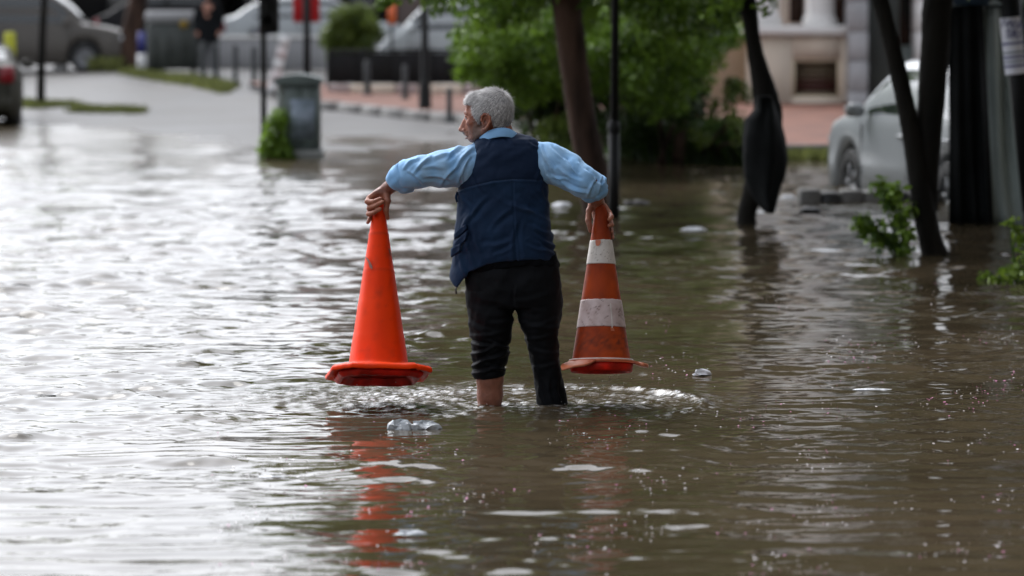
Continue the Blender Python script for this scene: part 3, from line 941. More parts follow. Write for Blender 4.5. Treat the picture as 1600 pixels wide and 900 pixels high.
# black lamp post with a collar behind the man's right hand
Y = 28.2
a, b, r = post(963, -420, 959, 352, Y, 13)
t = thing("lamp_post", "tall black lamp post with a collar standing behind the man's right hand", "lamp post", b)
zc = P(959, 203, Y)[2]
V, F = tube([a, [b[0] + (a[0] - b[0]) * .5, Y, zc + .05]], [r * .9, r], 16); obj("pole", V, F, "black_metal", t)
prof = [(r * 1.0, zc + .08), (r * 1.5, zc + .05), (r * 1.55, zc - .0), (r * 1.25, zc - .03)]
V, F = lathe(prof, 18, (b[0], Y, 0)); obj("collar", V, F, "black_metal", t)
V, F = tube([(b[0], Y, zc), (b[0], Y, b[2] - .1)], [r * 1.28, r * 1.38], 16); obj("lower_pole", V, F, "black_metal", t)
V, F = lathe([(.0, a[2] - .05), (.14, a[2] - .03), (.16, a[2] + .12), (.11, a[2] + .35), (0, a[2] + .42)], 16, (a[0], Y, 0)); obj("lantern", V, F, "black_metal", t)
# lamp post with flared foot further back
gb = G(664, 183); Y = gb[1]
t = thing("lamp_post", "distant black lamp post with a flared foot on the kerb of the brick pavement", "lamp post", gb)
r = 12 / S(Y) / 2
V, F = lathe([(r * 2.1, -.1), (r * 2.1, .06), (r * 1.7, .16), (r * 1.55, .45), (r * 1.15, .55), (r, .6), (r * .8, 6.4)], 18, gb); obj("pole", V, F, "black_metal", t)
V, F = lathe([(0, 6.35), (.2, 6.4), (.22, 6.6), (.1, 6.9), (0, 6.92)], 16, gb); obj("lantern", V, F, "black_metal", t)
# signal post at left of the cabinet
gb = G(412, 232); Y = gb[1]
t = thing("traffic_signal", "thin dark signal post with a black housing left of the grey cabinet", "traffic light", gb)
r = 10 / S(Y) / 2
V, F = tube([gb + np.array([0, 0, -.2]), (gb[0] + .01, Y, 3.2)], [r, r * .9], 12); obj("pole", V, F, "black_metal", t)
a, b = P(405, -62, Y), P(436, 52, Y)
V, F = box(((a[0] + b[0]) / 2, Y - .02, (a[2] + b[2]) / 2), (b[0] - a[0], .22, a[2] - b[2]), 0, .03); hs_ = obj("housing", V, F, "black_metal", t)
for k in range(3):
    c = np.array([(a[0] + b[0]) / 2, Y - .135, a[2] - .16 - .28 * k])
    V, F = lathe([(.085, 0), (.085, .14), (.075, .14), (.075, .0)], 16); V = V[:, [0, 2, 1]] * np.array([1, -1, 1]) + c
    obj("visor", V, F, "black_metal", hs_)
# control cabinet
gb = G(466, 247); Y = gb[1]
t = thing("utility_cabinet", "weathered grey green utility cabinet with a faded blue poster and overgrown corner", "cabinet", gb)
s = S(Y)
wd, ht = 54 / s, 122 / s
V, F = box((gb[0] + 6 / s, Y + .2, gb[2] + ht / 2 + .02), (wd, .42, ht), 0, .02); obj("body", V, F, "cabinet_green", t)
V, F = box((gb[0] - 27 / s, Y + .22, gb[2] + ht / 2 + .01), (12 / s, .40, ht - .02), 0, .01); obj("side_panel", V, F, "cabinet_side", t)
V, F = box((gb[0] + 2 / s, Y + .2, gb[2] + .03), (72 / s, .5, .12), 0, .01); obj("plinth", V, F, "stone_grey", t)
n = 9; V = []
for yy in (Y - .08, Y + .5):
    for i in range(n):
        u_ = i / (n - 1); V.append((gb[0] + (-36 + 72 * u_) / s, yy, gb[2] + ht + .015 + (.05 * math.sin(math.pi * u_))))
    for i in range(n):
        u_ = i / (n - 1); V.append((gb[0] + (-36 + 72 * u_) / s, yy, gb[2] + ht - .05))
F = []
for i in range(n - 1):
    F += [(i, n + i, n + i + 1, i + 1), (2 * n + i, 2 * n + i + 1, 3 * n + i + 1, 3 * n + i), (i, i + 1, 2 * n + i + 1, 2 * n + i), (n + i, 3 * n + i, 3 * n + i + 1, n + i + 1)]
F += [(0, 2 * n, 3 * n, n), (n - 1, 2 * n - 1, 4 * n - 1, 3 * n - 1)]
obj("roof", V, F, "cabinet_green", t, smooth=False)
for dx_ in (-12.5, 13.5):
    V, F = box((gb[0] + (6 + dx_) / s, Y - .017, gb[2] + ht / 2 + .04), (25 / s, .016, ht * .86), 0, .004); obj("door", V, F, "cabinet_green", t)
V, F = box((gb[0] + 8 / s, Y - .03, gb[2] + ht * .50), (38 / s, .004, 62 / s)); obj("poster", V, F, "poster_blue", t)
C = np.array([P(x, y, Y - .15) for x, y in ((418, 240), (428, 238), (440, 240), (422, 222), (432, 218), (428, 200), (434, 185), (416, 246), (448, 244), (436, 228))])
bush("weed_plant", "green weeds climbing the left corner of the grey cabinet", "weed", G(432, 246), C, .13, 110, .04, "leaf_green", 88, 3)
# red sign on a dark post behind the cabinet
gb = G(480, 176); Y = gb[1]; s = S(Y)
t = thing("street_sign", "red rectangular sign on a dark post behind the grey cabinet", "sign", gb)
V, F = tube([gb + np.array([0, 0, -.1]), (gb[0], Y, P(478, -70, Y)[2])], [6 / s, 5.5 / s], 12); obj("post", V, F, "black_metal", t)
a, b = P(457, -50, Y), P(499, 35, Y)
V, F = box(((a[0] + b[0]) / 2, Y + .09, (a[2] + b[2]) / 2), (b[0] - a[0], .03, a[2] - b[2]), 0, .01); obj("sign_plate", V, F, "red_paint", t)
# pinkish white board leaning
ga = G(424, 152); Y = ga[1]
a, b = P(424, 148, Y), P(446, 55, Y)
d = b - a; L_ = np.linalg.norm(d); an_ = math.atan2(d[0], d[2])
t = thing("barrier_board", "pale pinkish board leaning at a slant between the signal post and cabinet", "board", ga)
for k in range(5):
    z0 = (k / 5 - .5) * L_ ; z1 = ((k + 1) / 5 - .5) * L_ - .004
    V, F = box((0, 0, (z0 + z1) / 2), (.17, .04, z1 - z0))
    V = V @ np.array([[math.cos(an_), 0, -math.sin(an_)], [0, 1, 0], [math.sin(an_), 0, math.cos(an_)]]) + (a + b) / 2
    obj("stripe", V, F, "pinkish_board" if k % 2 else "white_paint", t)
# small grey posts between the grass and road
for i, (px, py, lab) in enumerate(((339, 130, "small grey bollard just right of the person in black"), (368, 133, "middle one of the small grey bollards before the pale road"), (397, 136, "small grey bollard nearest the dark signal post"), (318, 128, "small grey bollard hidden behind the person's legs"))):
    gb = G(px, py); s = S(gb[1])
    t = thing("bollard", lab, "bollard", gb, "small grey bollards at the far kerb")
    V, F = lathe([(.05, -.05), (.05, .70), (.04, .75), (0, .77)], 14, gb); obj("post", V, F, "grey_metal", t)
    V, F = lathe([(.11, -.04), (.11, .05), (.08, .07)], 14, gb); obj("foot", V, F, "grey_metal", t)
# pale road barrier/wall behind bollards
gb = G(390, 112)
V, F = box((gb[0], gb[1] + 2, gb[2] + .34), (3.0, .2, .66), 0, .03)
t = thing("low_wall", "pale grey low wall behind the small grey bollards", "wall", (gb[0], gb[1] + 2, gb[2]))
obj("wall_body", V, F, "plaster_grey", t)
V, F = box((gb[0], gb[1] + 2, gb[2] + .70), (3.1, .26, .06), 0, .01); obj("coping", V, F, "pale_stone", t)
# low wall and black railing panel along the brick pavement
Yw = 60.0
x0, x1 = P(512, 150, Yw)[0], P(830, 150, Yw)[0]
zb = float(tz(-1.5, Yw)) + .13
t = thing("low_wall", "low pinkish wall under the black barrier at the back of the brick pavement", "wall", ((x0 + x1) / 2, Yw, zb))
nb = 9
for i in range(nb):
    w_ = (x1 - x0) / nb
    V, F = box((x0 + (i + .5) * w_, Yw, zb + .05), (w_ - .02, .3, .22), 0, .02); obj("wall_block", V, F, "beige_wall" if i % 3 else "plaster_pink", t)
t = thing("fence", "black solid barrier fence in front of the white van", "fence", ((x0 + x1) / 2, Yw + .5, zb))
for i in range(6):
    w_ = (x1 - x0) / 6
    V, F = box((x0 + (i + .5) * w_, Yw + .5, zb + .43), (w_ - .06, .06, .52), 0, .01); obj("panel", V, F, "shop_dark", t)
for i in range(7):
    V, F = box((x0 + i * (x1 - x0) / 6, Yw + .5, zb + .32), (.09, .09, .8), 0, .01); obj("post", V, F, "black_metal", t)
V, F = box(((x0 + x1) / 2, Yw + .5, zb + .73), (x1 - x0, .08, .05)); obj("rail", V, F, "black_metal", t)
for px, py, wd_, lab in ((574, 148, 10, "short grey post left of the distant lamp post before the black fence"), (633, 155, 9, "short dark post beside the distant lamp post at its left"), (702, 190, 9, "slim grey post right of the distant lamp post near the kerb"), (532, 138, 12, "grey post below the round shrub at the black fence")):
    gb = G(px, py, .13); s = S(gb[1])
    t = thing("bollard", lab, "bollard", gb, "slim posts on the brick pavement")
    V, F = lathe([(wd_ / s / 2, -.02), (wd_ / s / 2, 50 / s), (wd_ / s / 3, 53 / s), (0, 54 / s)], 12, gb); obj("post", V, F, "grey_metal", t)
    V, F = lathe([(wd_ / s * .8, -.02), (wd_ / s * .8, .03), (wd_ / s * .5, .045)], 12, gb); obj("foot", V, F, "grey_metal", t)
# round shrub by the fence
C, Q = clumps(60, 512, 585, 12, 92, 66, 67.2, .14, .24, lambda x, y: ((x - 547) / 36) ** 2 + ((y - 50) / 42) ** 2 < 1, 91)
bush("round_shrub", "round olive green clipped shrub left of the white van", "bush", P(547, 130, 66.6), C, Q, 150, .05, "leaf_olive", 92, 3)
# thin orange post sign in front of van
gb = P(612, 130, 66)
t = thing("flag_sign", "small orange flag sign on a thin pole at the nose of the white van", "sign", gb)
V, F = tube([gb, P(612, 0, 66)], .03, 8); obj("pole", V, F, "grey_metal", t)
a, b = P(606, 6, 66), P(619, 38, 66); V, F = box(((a[0] + b[0]) / 2, 65.93, (a[2] + b[2]) / 2), (b[0] - a[0], .03, a[2] - b[2])); obj("flag", V, F, "orange_paint", t)

# waste container
gb = G(270, 118); Y = gb[1]; s = S(Y)
t = thing("waste_container", "large dark green grey waste container with a pale lid and yellow sticker", "container", gb)
W_, H_ = 82 / s, 72 / s
V, F = box((gb[0], Y + .5, gb[2] + .12 + H_ / 2), (W_, 1.0, H_), 0, .04, 1); obj("body", V, F, "skip_green", t)
V, F = box((gb[0], Y + .5, gb[2] + .12 + H_ + 10 / s), (W_ * 1.04, 1.08, 19 / s), 0, .06); obj("lid", V, F, "plaster_grey", t)
for k in range(4):
    V, F = box((gb[0] + (k - 1.5) * W_ / 4, Y - .02, gb[2] + .1 + H_ * .42), (.07, .05, H_ * .72), 0, .01); obj("rib", V, F, "skip_green", t)
for k in (-1, 1):
    V, F = tube([(gb[0] + k * W_ * .38 - .04, Y + .15, gb[2] + .09), (gb[0] + k * W_ * .38 + .04, Y + .15, gb[2] + .09)], .09, 12); obj("wheel", V, F, "black_metal", t)
c = P(287, 38, Y - .03); V, F = tube([c, c + np.array([0, -.012, 0])], .085, 16); obj("sticker", V, F, "ochre_sticker", t)
# blue and white post between the trunk and container
gb = G(222, 114); Y = gb[1]; s = S(Y)
t = thing("marker_post", "blue and white marker post between the thick trunk and the container", "post", gb)
V, F = tube([gb + np.array([0, 0, -.03]), gb + np.array([0, 0, 30 / s])], [9 / s, 7 / s], 12); obj("lower_sleeve", V, F, "white_paint", t)
V, F = tube([gb + np.array([0, 0, 30 / s]), gb + np.array([0, 0, 64 / s])], [7 / s, 6 / s], 12); obj("upper_sleeve", V, F, "blue_paint", t)
# white bag under the people carrier
gb = G(96, 112)
V, F = lathe([(0, 0), (.13, .01), (.17, .1), (.13, .2), (.05, .25), (0, .26)], 10, gb); V += (np.random.default_rng(3).normal(0, .012, V.shape))
obj("litter_bag", V, F, "white_paint", label="small white bag lying behind the front wheel of the grey people carrier", cat="bag", origin=gb)

# ---- kerb of black and white stones poking out of the flood by the white car
t = thing("painted_kerb", "row of black and pale kerb stones just above the flood beside the white car", "kerb", P(1320, 318, 30.6))
for x0, x1, y0, y1, m_ in ((1250, 1283, 297, 317, "kerb_stone"), (1285, 1313, 301, 320, "dark_kerb"), (1315, 1349, 298, 318, "kerb_stone"), (1351, 1385, 299, 320, "kerb_stone"), (1387, 1420, 300, 322, "dark_kerb"), (1422, 1456, 294, 324, "kerb_stone")):
    a, b = P(x0, y0, 30.6), P(x1, y1, 30.6)
    V, F = box(((a[0] + b[0]) / 2, 30.75, (a[2] - .3) / 2), (b[0] - a[0], .3, a[2] + .3), 0, .018); obj("kerb_stone", V, F, m_, t)
def lump(name, label, cat, px, py, w_, h_, m, seed, dz=0.0, fy=1.0, cr=.35):
    g = P(px, py, 1.0); d_ = ray(px, py); tt = (-CAMH) / d_[2]; c = np.array([d_[0] * tt, d_[1] * tt, dz])
    r = np.random.default_rng(seed); n_, k_ = 14, 7
    V, F = [], []
    w_ = w_ / S(c[1]) / 2; h_ = h_ / S(c[1])
    for i in range(k_):
        ph_ = math.pi * i / (k_ - 1)
        for j in range(n_):
            th_ = 2 * math.pi * j / n_
            rr = 1 + cr * (r.random() - .5) + .15 * math.sin(3 * th_ + seed)
            rr = min(rr, 1.25)
            V.append(c + np.array([math.sin(ph_) * math.cos(th_) * w_ * rr, math.sin(ph_) * math.sin(th_) * w_ * rr * fy, max(math.cos(ph_), -.2) * h_ * .62 * rr]))
    for i in range(k_ - 1):
        for j in range(n_):
            F.append((i * n_ + j, i * n_ + (j + 1) % n_, (i + 1) * n_ + (j + 1) % n_, (i + 1) * n_ + j))
    return obj(name, V, F, m, label=label, cat=cat, origin=c, smooth=cr < .5)
mat("clear_bag", (0.62, 0.66, 0.70), (0.42, 0.46, 0.50), rough=.15, scale=30, bump=.01, bscale=60, spec=.8, alpha=.72)
mat("litter_white", (0.75, 0.77, 0.80), (0.6, 0.62, 0.66), rough=.35, scale=20, bump=.01, bscale=30)
mat("litter_dark", (0.03, 0.03, 0.028), rough=.4, scale=20)
lump("rubbish_lump", "small black lump of rubbish at the left end of the painted kerb", "rubbish", 1265, 330, 34, 11, "rubbish_black", 3)
lump("plastic_bag", "crumpled clear plastic bag floating in front of the man's bare leg", "bag", 626, 670, 38, 21, "clear_bag", 4, 0, .6, .8)
lump("bottle_scrap", "rounded clear plastic scrap floating at the right of the plastic bag", "litter", 659, 669, 52, 17, "clear_bag", 8, 0, .5, .6)
lump("floating_litter", "white rectangular litter floating left of the black cloth trunk", "litter", 1086, 360, 40, 9, "litter_white", 5)
lump("floating_litter", "white litter floating behind the man's right elbow", "litter", 878, 322, 30, 9, "litter_white", 6)  # pale lump put in for a bright glint on the water
lump("floating_litter", "small white cup scrap floating right of the striped cone", "litter", 1095, 585, 28, 12, "litter_white", 9, 0, .5, .7)
lump("floating_litter", "thin white scrap on the water below the man's right leg at lower right", "litter", 640, 834, 52, 9, "clear_bag", 10, 0, .4, .9)
lump("floating_litter", "pale lump of litter left of the painted kerb stones", "litter", 1232, 312, 28, 12, "litter_white", 11)
lump("floating_litter", "white flat scrap floating at lower left of the orange cone reflection", "litter", 425, 745, 44, 3, "litter_white", 13, 0, .4)
lump("floating_litter", "pale scrap on dark water between the white cup scrap and right edge", "litter", 1365, 609, 66, 3, "litter_white", 14, 0, .3)
lump("floating_leaf", "small dark leaf floating on the bright water at far left", "leaf", 30, 446, 30, 4, "litter_dark", 15, 0, .4)
lump("floating_leaf", "thin dark leaf on the bright water in the lower left", "leaf", 66, 618, 44, 3, "litter_dark", 16, 0, .4)
lump("floating_debris", "dark sunken mat of debris round the foot of the cloth wrapped trunk", "debris", 1190, 356, 120, 6, "litter_dark", 17, -.01, .3)
lump("floating_debris", "dark debris lump behind the lamp post in the water", "debris", 995, 318, 44, 8, "litter_dark", 18, 0, .5)

# ---- black cloth (coat) tied round the crooked trunk
Y = 27.2
rows = [(150, 1182, 1206), (172, 1178, 1213), (188, 1164, 1219), (215, 1160, 1226), (248, 1160, 1230), (275, 1162, 1226), (298, 1170, 1218), (318, 1182, 1213), (332, 1195, 1210)]
V, F = [], []; n_ = 22
for i, (py, a, b) in enumerate(rows):
    c0, c1 = P(a, py, Y), P(b, py, Y)
    for k in range(n_):
        th_ = 2 * math.pi * k / n_
        f_ = 1 + .16 * math.sin(5 * th_ + i * .5) + .09 * math.sin(9 * th_ + i * .3)
        V.append(((c0[0] + c1[0]) / 2 + (c1[0] - c0[0]) / 2 * math.cos(th_) * min(f_, 1.05), Y + .17 * math.sin(th_) * f_, c0[2]))
for i in range(len(rows) - 1):
    for k in range(n_):
        F.append((i * n_ + k, i * n_ + (k + 1) % n_, (i + 1) * n_ + (k + 1) % n_, (i + 1) * n_ + k))
F.append(tuple(range(n_))); F.append(tuple(range((len(rows) - 1) * n_, len(rows) * n_)))
obj("hanging_coat", V, F, "tarp_dark", label="black coat hanging from the crooked dark trunk", cat="coat", origin=P(1195, 331, Y))

# ---- draped stall with grey tarpaulin at the right edge
Y = 27.5
t = thing("market_stall", "closed market stall draped in dark and grey tarpaulin under a dark blue canopy", "stall", P(1540, 352, Y))
def drape(name, pa, pb, pc, pd, m, folds=5, amp=.03, Yo=0.0, nx=26, nz=16):
    """hanging cloth: corners top-left, top-right, bottom-right, bottom-left in pixels"""
    V, F = [], []
    for j in range(nz + 1):
        v = j / nz
        for i in range(nx + 1):
            u_ = i / nx
            px = (pa[0] * (1 - u_) + pb[0] * u_) * (1 - v) + (pd[0] * (1 - u_) + pc[0] * u_) * v
            py = (pa[1] * (1 - u_) + pb[1] * u_) * (1 - v) + (pd[1] * (1 - u_) + pc[1] * u_) * v
            p = P(px, py, Y + Yo)
            p[1] += amp * (.4 + .6 * v) * math.sin(folds * 2 * math.pi * u_ + .7 * math.sin(3 * v)) + .02 * math.sin(7 * u_ + 5 * v)
            V.append(p)
    for j in range(nz):
        for i in range(nx):
            a = j * (nx + 1) + i
            F.append((a, a + nx + 1, a + nx + 2, a + 1))
    o = obj(name, V, F, m, t)
    sd = o.modifiers.new("Solidify", 'SOLIDIFY'); sd.thickness = .012
    return o
drape("dark_tarpaulin", (1484, 10), (1534, 6), (1552, 352), (1484, 350), "tarp_dark", 3, .03)
drape("back_tarpaulin", (1476, 10), (1620, 6), (1640, 340), (1500, 340), "tarp_dark", 6, .03, .9)
drape("grey_tarpaulin", (1537, 12), (1563, 12), (1599, 356), (1549, 354), "tarp_grey", 1.5, .035, -.05)
V, F = tube([P(1532, 8, Y - .1), P(1549, 356, Y - .1)], .022, 10); obj("pole", V, F, "black_metal", t)
V, F = tube([P(1528, 8, Y + .8), P(1535, 352, Y + .8)], .02, 10); obj("pole", V, F, "black_metal", t)
# canopy: shallow pyramid with hanging valance
c0, c1 = P(1432, -8, Y - .35), P(1640, -4, Y - .35)
zt, zv = P(1500, -110, Y)[2], P(1500, -60, Y)[2]
cx = (c0[0] + c1[0]) / 2; hw = (c1[0] - c0[0]) / 2
V = [(cx - hw, Y - .5, c0[2] + .14), (cx + hw, Y - .5, c0[2] + .14), (cx + hw, Y + 1.2, c0[2] + .14), (cx - hw, Y + 1.2, c0[2] + .14), (cx, Y + .35, zt + .2)]
F = [(0, 1, 4), (1, 2, 4), (2, 3, 4), (3, 0, 4)]
o = obj("canopy", V, F, "tarp_dark", t, smooth=False)
o.modifiers.new("Solidify", 'SOLIDIFY').thickness = .03
nx = 40; V, F = [], []
for i in range(nx + 1):
    u_ = i / nx; x = cx - hw + 2 * hw * u_
    dz = .11 * math.sin(math.pi * u_) + .02 * math.cos(16 * math.pi * u_)
    V += [(x, Y - .5, c0[2] + .14), (x, Y - .52, c0[2] + .06 - dz)]
for i in range(nx): F.append((2 * i, 2 * i + 1, 2 * i + 3, 2 * i + 2))
o = obj("valance", V, F, "tarp_dark", t); o.modifiers.new("Solidify", 'SOLIDIFY').thickness = .01
a, b = P(1490, -20, Y - .56), P(1545, 8, Y - .56)
V, F = box(((a[0] + b[0]) / 2, Y - .56, (a[2] + b[2]) / 2), (b[0] - a[0], .02, a[2] - b[2]), 0, .005); obj("blue_patch", V, F, "tarp_blue", t)

# ---- leaning black post with a printed paper wrapped on it
Y = 26.0
p0, p1 = P(1574, -60, Y), P(1612, 330, Y)
t = thing("leaning_post", "black leaning post with a white printed notice at the right edge", "post", p1)
V, F = tube([p0, p1], 15 / S(Y), 18); obj("post_shaft", V, F, "black_metal", t)
d = (p1 - p0) / np.linalg.norm(p1 - p0)
a, b = P(1579, 27, Y), P(1588, 115, Y)
V, F = tube([a, b], 17.2 / S(Y), 24, caps=False); pn = obj("notice", V, F, "paper_white", t)
def text(name, s_, loc, size, m, parent, rot=(R(90), 0, 0), ext=.001):
    cu = bpy.data.curves.new(name, 'FONT'); cu.body = s_; cu.size = size; cu.extrude = ext; cu.align_x = 'CENTER'; cu.align_y = 'CENTER'
    o = bpy.data.objects.new(name, cu); sc.collection.objects.link(o); o.parent = parent
    o.location = np.array(loc) - np.array(WL[parent.name]); o.rotation_euler = rot
    bpy.context.view_layer.update()
    me = bpy.data.meshes.new_from_object(o)
    sc.collection.objects.unlink(o)
    q = bpy.data.objects.new(name, me); sc.collection.objects.link(q); q.parent = parent
    q.location = o.location; q.rotation_euler = rot
    me.materials.clear(); me.materials.append(MATS[m])
    bpy.data.objects.remove(o)
    return q
tilt = math.atan2(b[0] - a[0], a[2] - b[2])
for k, (s_, fr, sz) in enumerate((("IWA", .13, .085), ("SRI", .30, .085), ("IIIIII", .60, .035), ("IIIIIII", .69, .035), ("IIIIII", .78, .035))):
    c = a + (b - a) * fr + np.array([-.004, -17.2 / S(Y) - .004, 0])
    if k < 2: text("lettering", s_, c, sz, "ink_blue", pn, (R(90), tilt, 0))
for k, fr in enumerate((.44, .60, .68, .76, .84)):
    c = a + (b - a) * fr
    V, F = tube([c, c + (b - a) * .035], 17.6 / S(Y), 24, caps=False); obj("print_line", V, F, "ink_blue" if k % 2 == 0 else "poster_blue", pn)

# ================================================================== VEHICLES
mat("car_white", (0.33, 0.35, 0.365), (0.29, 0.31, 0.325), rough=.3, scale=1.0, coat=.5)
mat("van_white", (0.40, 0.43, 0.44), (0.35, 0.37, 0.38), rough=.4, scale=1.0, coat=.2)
mat("car_beige", (0.105, 0.094, 0.082), (0.085, 0.076, 0.068), rough=.45, scale=1.0, coat=.1, spec=.3)
mat("car_olive", (0.035, 0.034, 0.022), (0.025, 0.023, 0.018), rough=.5, scale=1.0, spec=.25)
mat("car_blue", (0.10, 0.14, 0.24), (0.08, 0.1, 0.2), rough=.3, scale=1.0, coat=.5)
mat("car_glass", (0.02, 0.025, 0.028), (0.015, 0.02, 0.02), rough=.05, scale=1.0, spec=1.0)
mat("tyre", (0.018, 0.018, 0.018), (0.012, 0.012, 0.012), rough=.7, scale=5)
mat("rim", (0.30, 0.31, 0.32), (0.2, 0.2, 0.21), rough=.3, metal=.6, scale=5)
mat("lens_red", (0.22, 0.006, 0.014), rough=.15, scale=5)
mat("lens_clear", (0.6, 0.62, 0.64), rough=.1, scale=5, spec=.8)
mat("plastic_black", (0.02, 0.02, 0.022), rough=.5, scale=5)
def car(name, label, cat, loc, yaw, L=4.4, W=1.74, Hh=1.47, hood=(.92, .78), deck=(1.02, .9), cab=(.27, .42, .74, .93), paint="car_white", belt=.93,
        wheels=(.19, .79), wr=.32, clear=.2, group=None, glass=True):
    """x forward; cab = fractions (from the front) of windscreen foot, roof front, roof rear, rear window foot"""
    t = thing(name, label, cat, loc, group)
    ca, sa = math.cos(yaw), math.sin(yaw)
    def T(V):
        V = np.asarray(V, dtype=float)
        return np.stack([V[:, 0] * ca - V[:, 1] * sa, V[:, 0] * sa + V[:, 1] * ca, V[:, 2]], 1) + np.array(loc)
    def o(nm, V, F, m, smooth=True, par=None): return obj(nm, T(V), F, m, par or t, smooth=smooth)
    fs = np.unique(np.concatenate([np.linspace(0, 1, 61), cab]))
    def top(f):
        if f < cab[0]: return hood[1] + (hood[0] - hood[1]) * math.sin(min(f / cab[0], 1) * math.pi / 2) - .10 * max(0, 1 - f / .03)
        if f > cab[3]: return deck[0] - (deck[0] - deck[1]) * ((f - cab[3]) / max(1 - cab[3], 1e-6)) ** 1.5
        h0 = hood[0]; h1 = deck[0]
        if f < cab[1]: s_ = (f - cab[0]) / (cab[1] - cab[0]); return h0 + (Hh - h0) * (1 - (1 - s_) ** 1.55)
        if f > cab[2]: s_ = (cab[3] - f) / (cab[3] - cab[2]); return h1 + (Hh - .04 - h1) * (1 - (1 - s_) ** 1.6)
        s_ = (f - cab[1]) / (cab[2] - cab[1]); return Hh + .03 * math.sin(math.pi * s_) - .04 * s_
    V, F = [], []
    ring = []
    for f in fs:
        x = L * (.5 - f); tp = top(f)
        nose = min(1, (f + .004) / .07, (1.004 - f) / .055)
        nose = math.sqrt(max(nose, .02)) if nose < 1 else 1
        hw = W / 2 * (.80 + .20 * min(nose, 1)) 
        bl = min(belt, tp - .02)
        zb = clear
        for wf in wheels:
            dxw = abs((f - wf) * L); rr = wr + .055
            if dxw < rr: zb = max(zb, wr + math.sqrt(rr * rr - dxw * dxw))
        zb = min(zb, bl - .05)
        if f < .012 or f > .988: zb = max(zb, clear + .08)
        gh = max(0, tp - bl)
        rf = W / 2 * (1 - .30 * min(gh / .5, 1) * .75) if gh > .12 else hw * .93
        mid = zb + (bl - zb) * .45
        pr = [(0, zb), (hw * .93, zb), (hw, zb + .03), (hw * 1.012, mid), (hw * 1.0, bl - .10 if bl - .1 > mid else mid + .005), (hw * .965, bl), (rf + (hw * .96 - rf) * .45, bl + (tp - bl) * .5), (rf, tp - min(.07, gh * .4 + .005)), (rf * .88, tp - .012), (0, tp)]
        full = [(y, z) for y, z in pr] + [(-y, z) for y, z in pr[-2:0:-1]]
        ring.append(pr)
        for y, z in full: V.append((x, y, z))
    m_ = len(full)
    for i in range(len(fs) - 1):
        for k in range(m_):
            a, b = i * m_ + k, i * m_ + (k + 1) % m_
            F.append((a, b, b + m_, a + m_))
    F.append(tuple(range(m_))); F.append(tuple(range(len(fs) * m_ - 1, (len(fs) - 1) * m_ - 1, -1)))
    body = o("body", V, F, paint)
    if glass:
        # side windows: panels just proud of the cabin sides, split by the pillars
        def side_panel(f0, f1, sgn, nm="side_window"):
            ff = np.linspace(f0, f1, 9); V, F = [], []
            for f in ff:
                pr = ring[int(np.argmin(abs(fs - f)))]
                y5, z5 = pr[5]; y7, z7 = pr[7]
                for s_ in (.10, .5, .93):
                    y = (y5 + (pr[6][0] - y5) * s_ * 2) if s_ <= .5 else (pr[6][0] + (y7 - pr[6][0]) * (s_ - .5) * 2)
                    V.append((L * (.5 - f), sgn * (y + .007), z5 + (z7 - z5) * s_))
            for i in range(8):
                for k in range(2):
                    a = i * 3 + k; F.append((a, a + 1, a + 4, a + 3))
            o(nm, V, F, "car_glass")
        fa = cab[0] + (cab[1] - cab[0]) * .42; fb = cab[2] + (cab[3] - cab[2]) * .45
        fm = (fa + fb) / 2 + .01
        for sgn in (-1, 1):
            side_panel(fa, fm - .012, sgn); side_panel(fm + .012, fb, sgn)
        for (f0, f1, nm) in ((cab[0], cab[1], "windscreen"), (cab[3], cab[2], "rear_window")):
            V, F = [], []
            for i in range(7):
                f = f0 + (f1 - f0) * (.08 + .84 * i / 6)
                pr = ring[int(np.argmin(abs(fs - f)))]
                x = L * (.5 - fs[int(np.argmin(abs(fs - f)))])
                for k in range(-3, 4):
                    V.append((x + (.008 if nm == "windscreen" else -.008), pr[8][0] * k / 3.0 * .96, pr[9][1] - (.012 if abs(k) == 3 else 0) + .006))
            for i in range(6):
                for k in range(6):
                    a = i * 7 + k; F.append((a, a + 1, a + 8, a + 7))
            o(nm, V, F, "car_glass")
        # doors seams, handles, mirrors
        for sgn in (-1, 1):
            for f in (fa - .01, fm, fb + .0):
                pr = ring[int(np.argmin(abs(fs - f)))]
                V, F = box((L * (.5 - f), sgn * (W / 2 * 1.006), (clear + belt) / 2 + .08), (.012, .012, belt - clear - .26)); o("door_seam", V, F, "plastic_black")
            for f in (fm - .035, fb - .03):
                V, F = box((L * (.5 - f), sgn * (W / 2 + .015), belt - .14), (.17, .035, .03), 0, .01); o("door_handle", V, F, paint)
            V, F = box((L * (.5 - fa) - .02, sgn * (W / 2 + .09), belt + .07), (.12, .19, .13), 0, .04); o("mirror", V, F, paint)
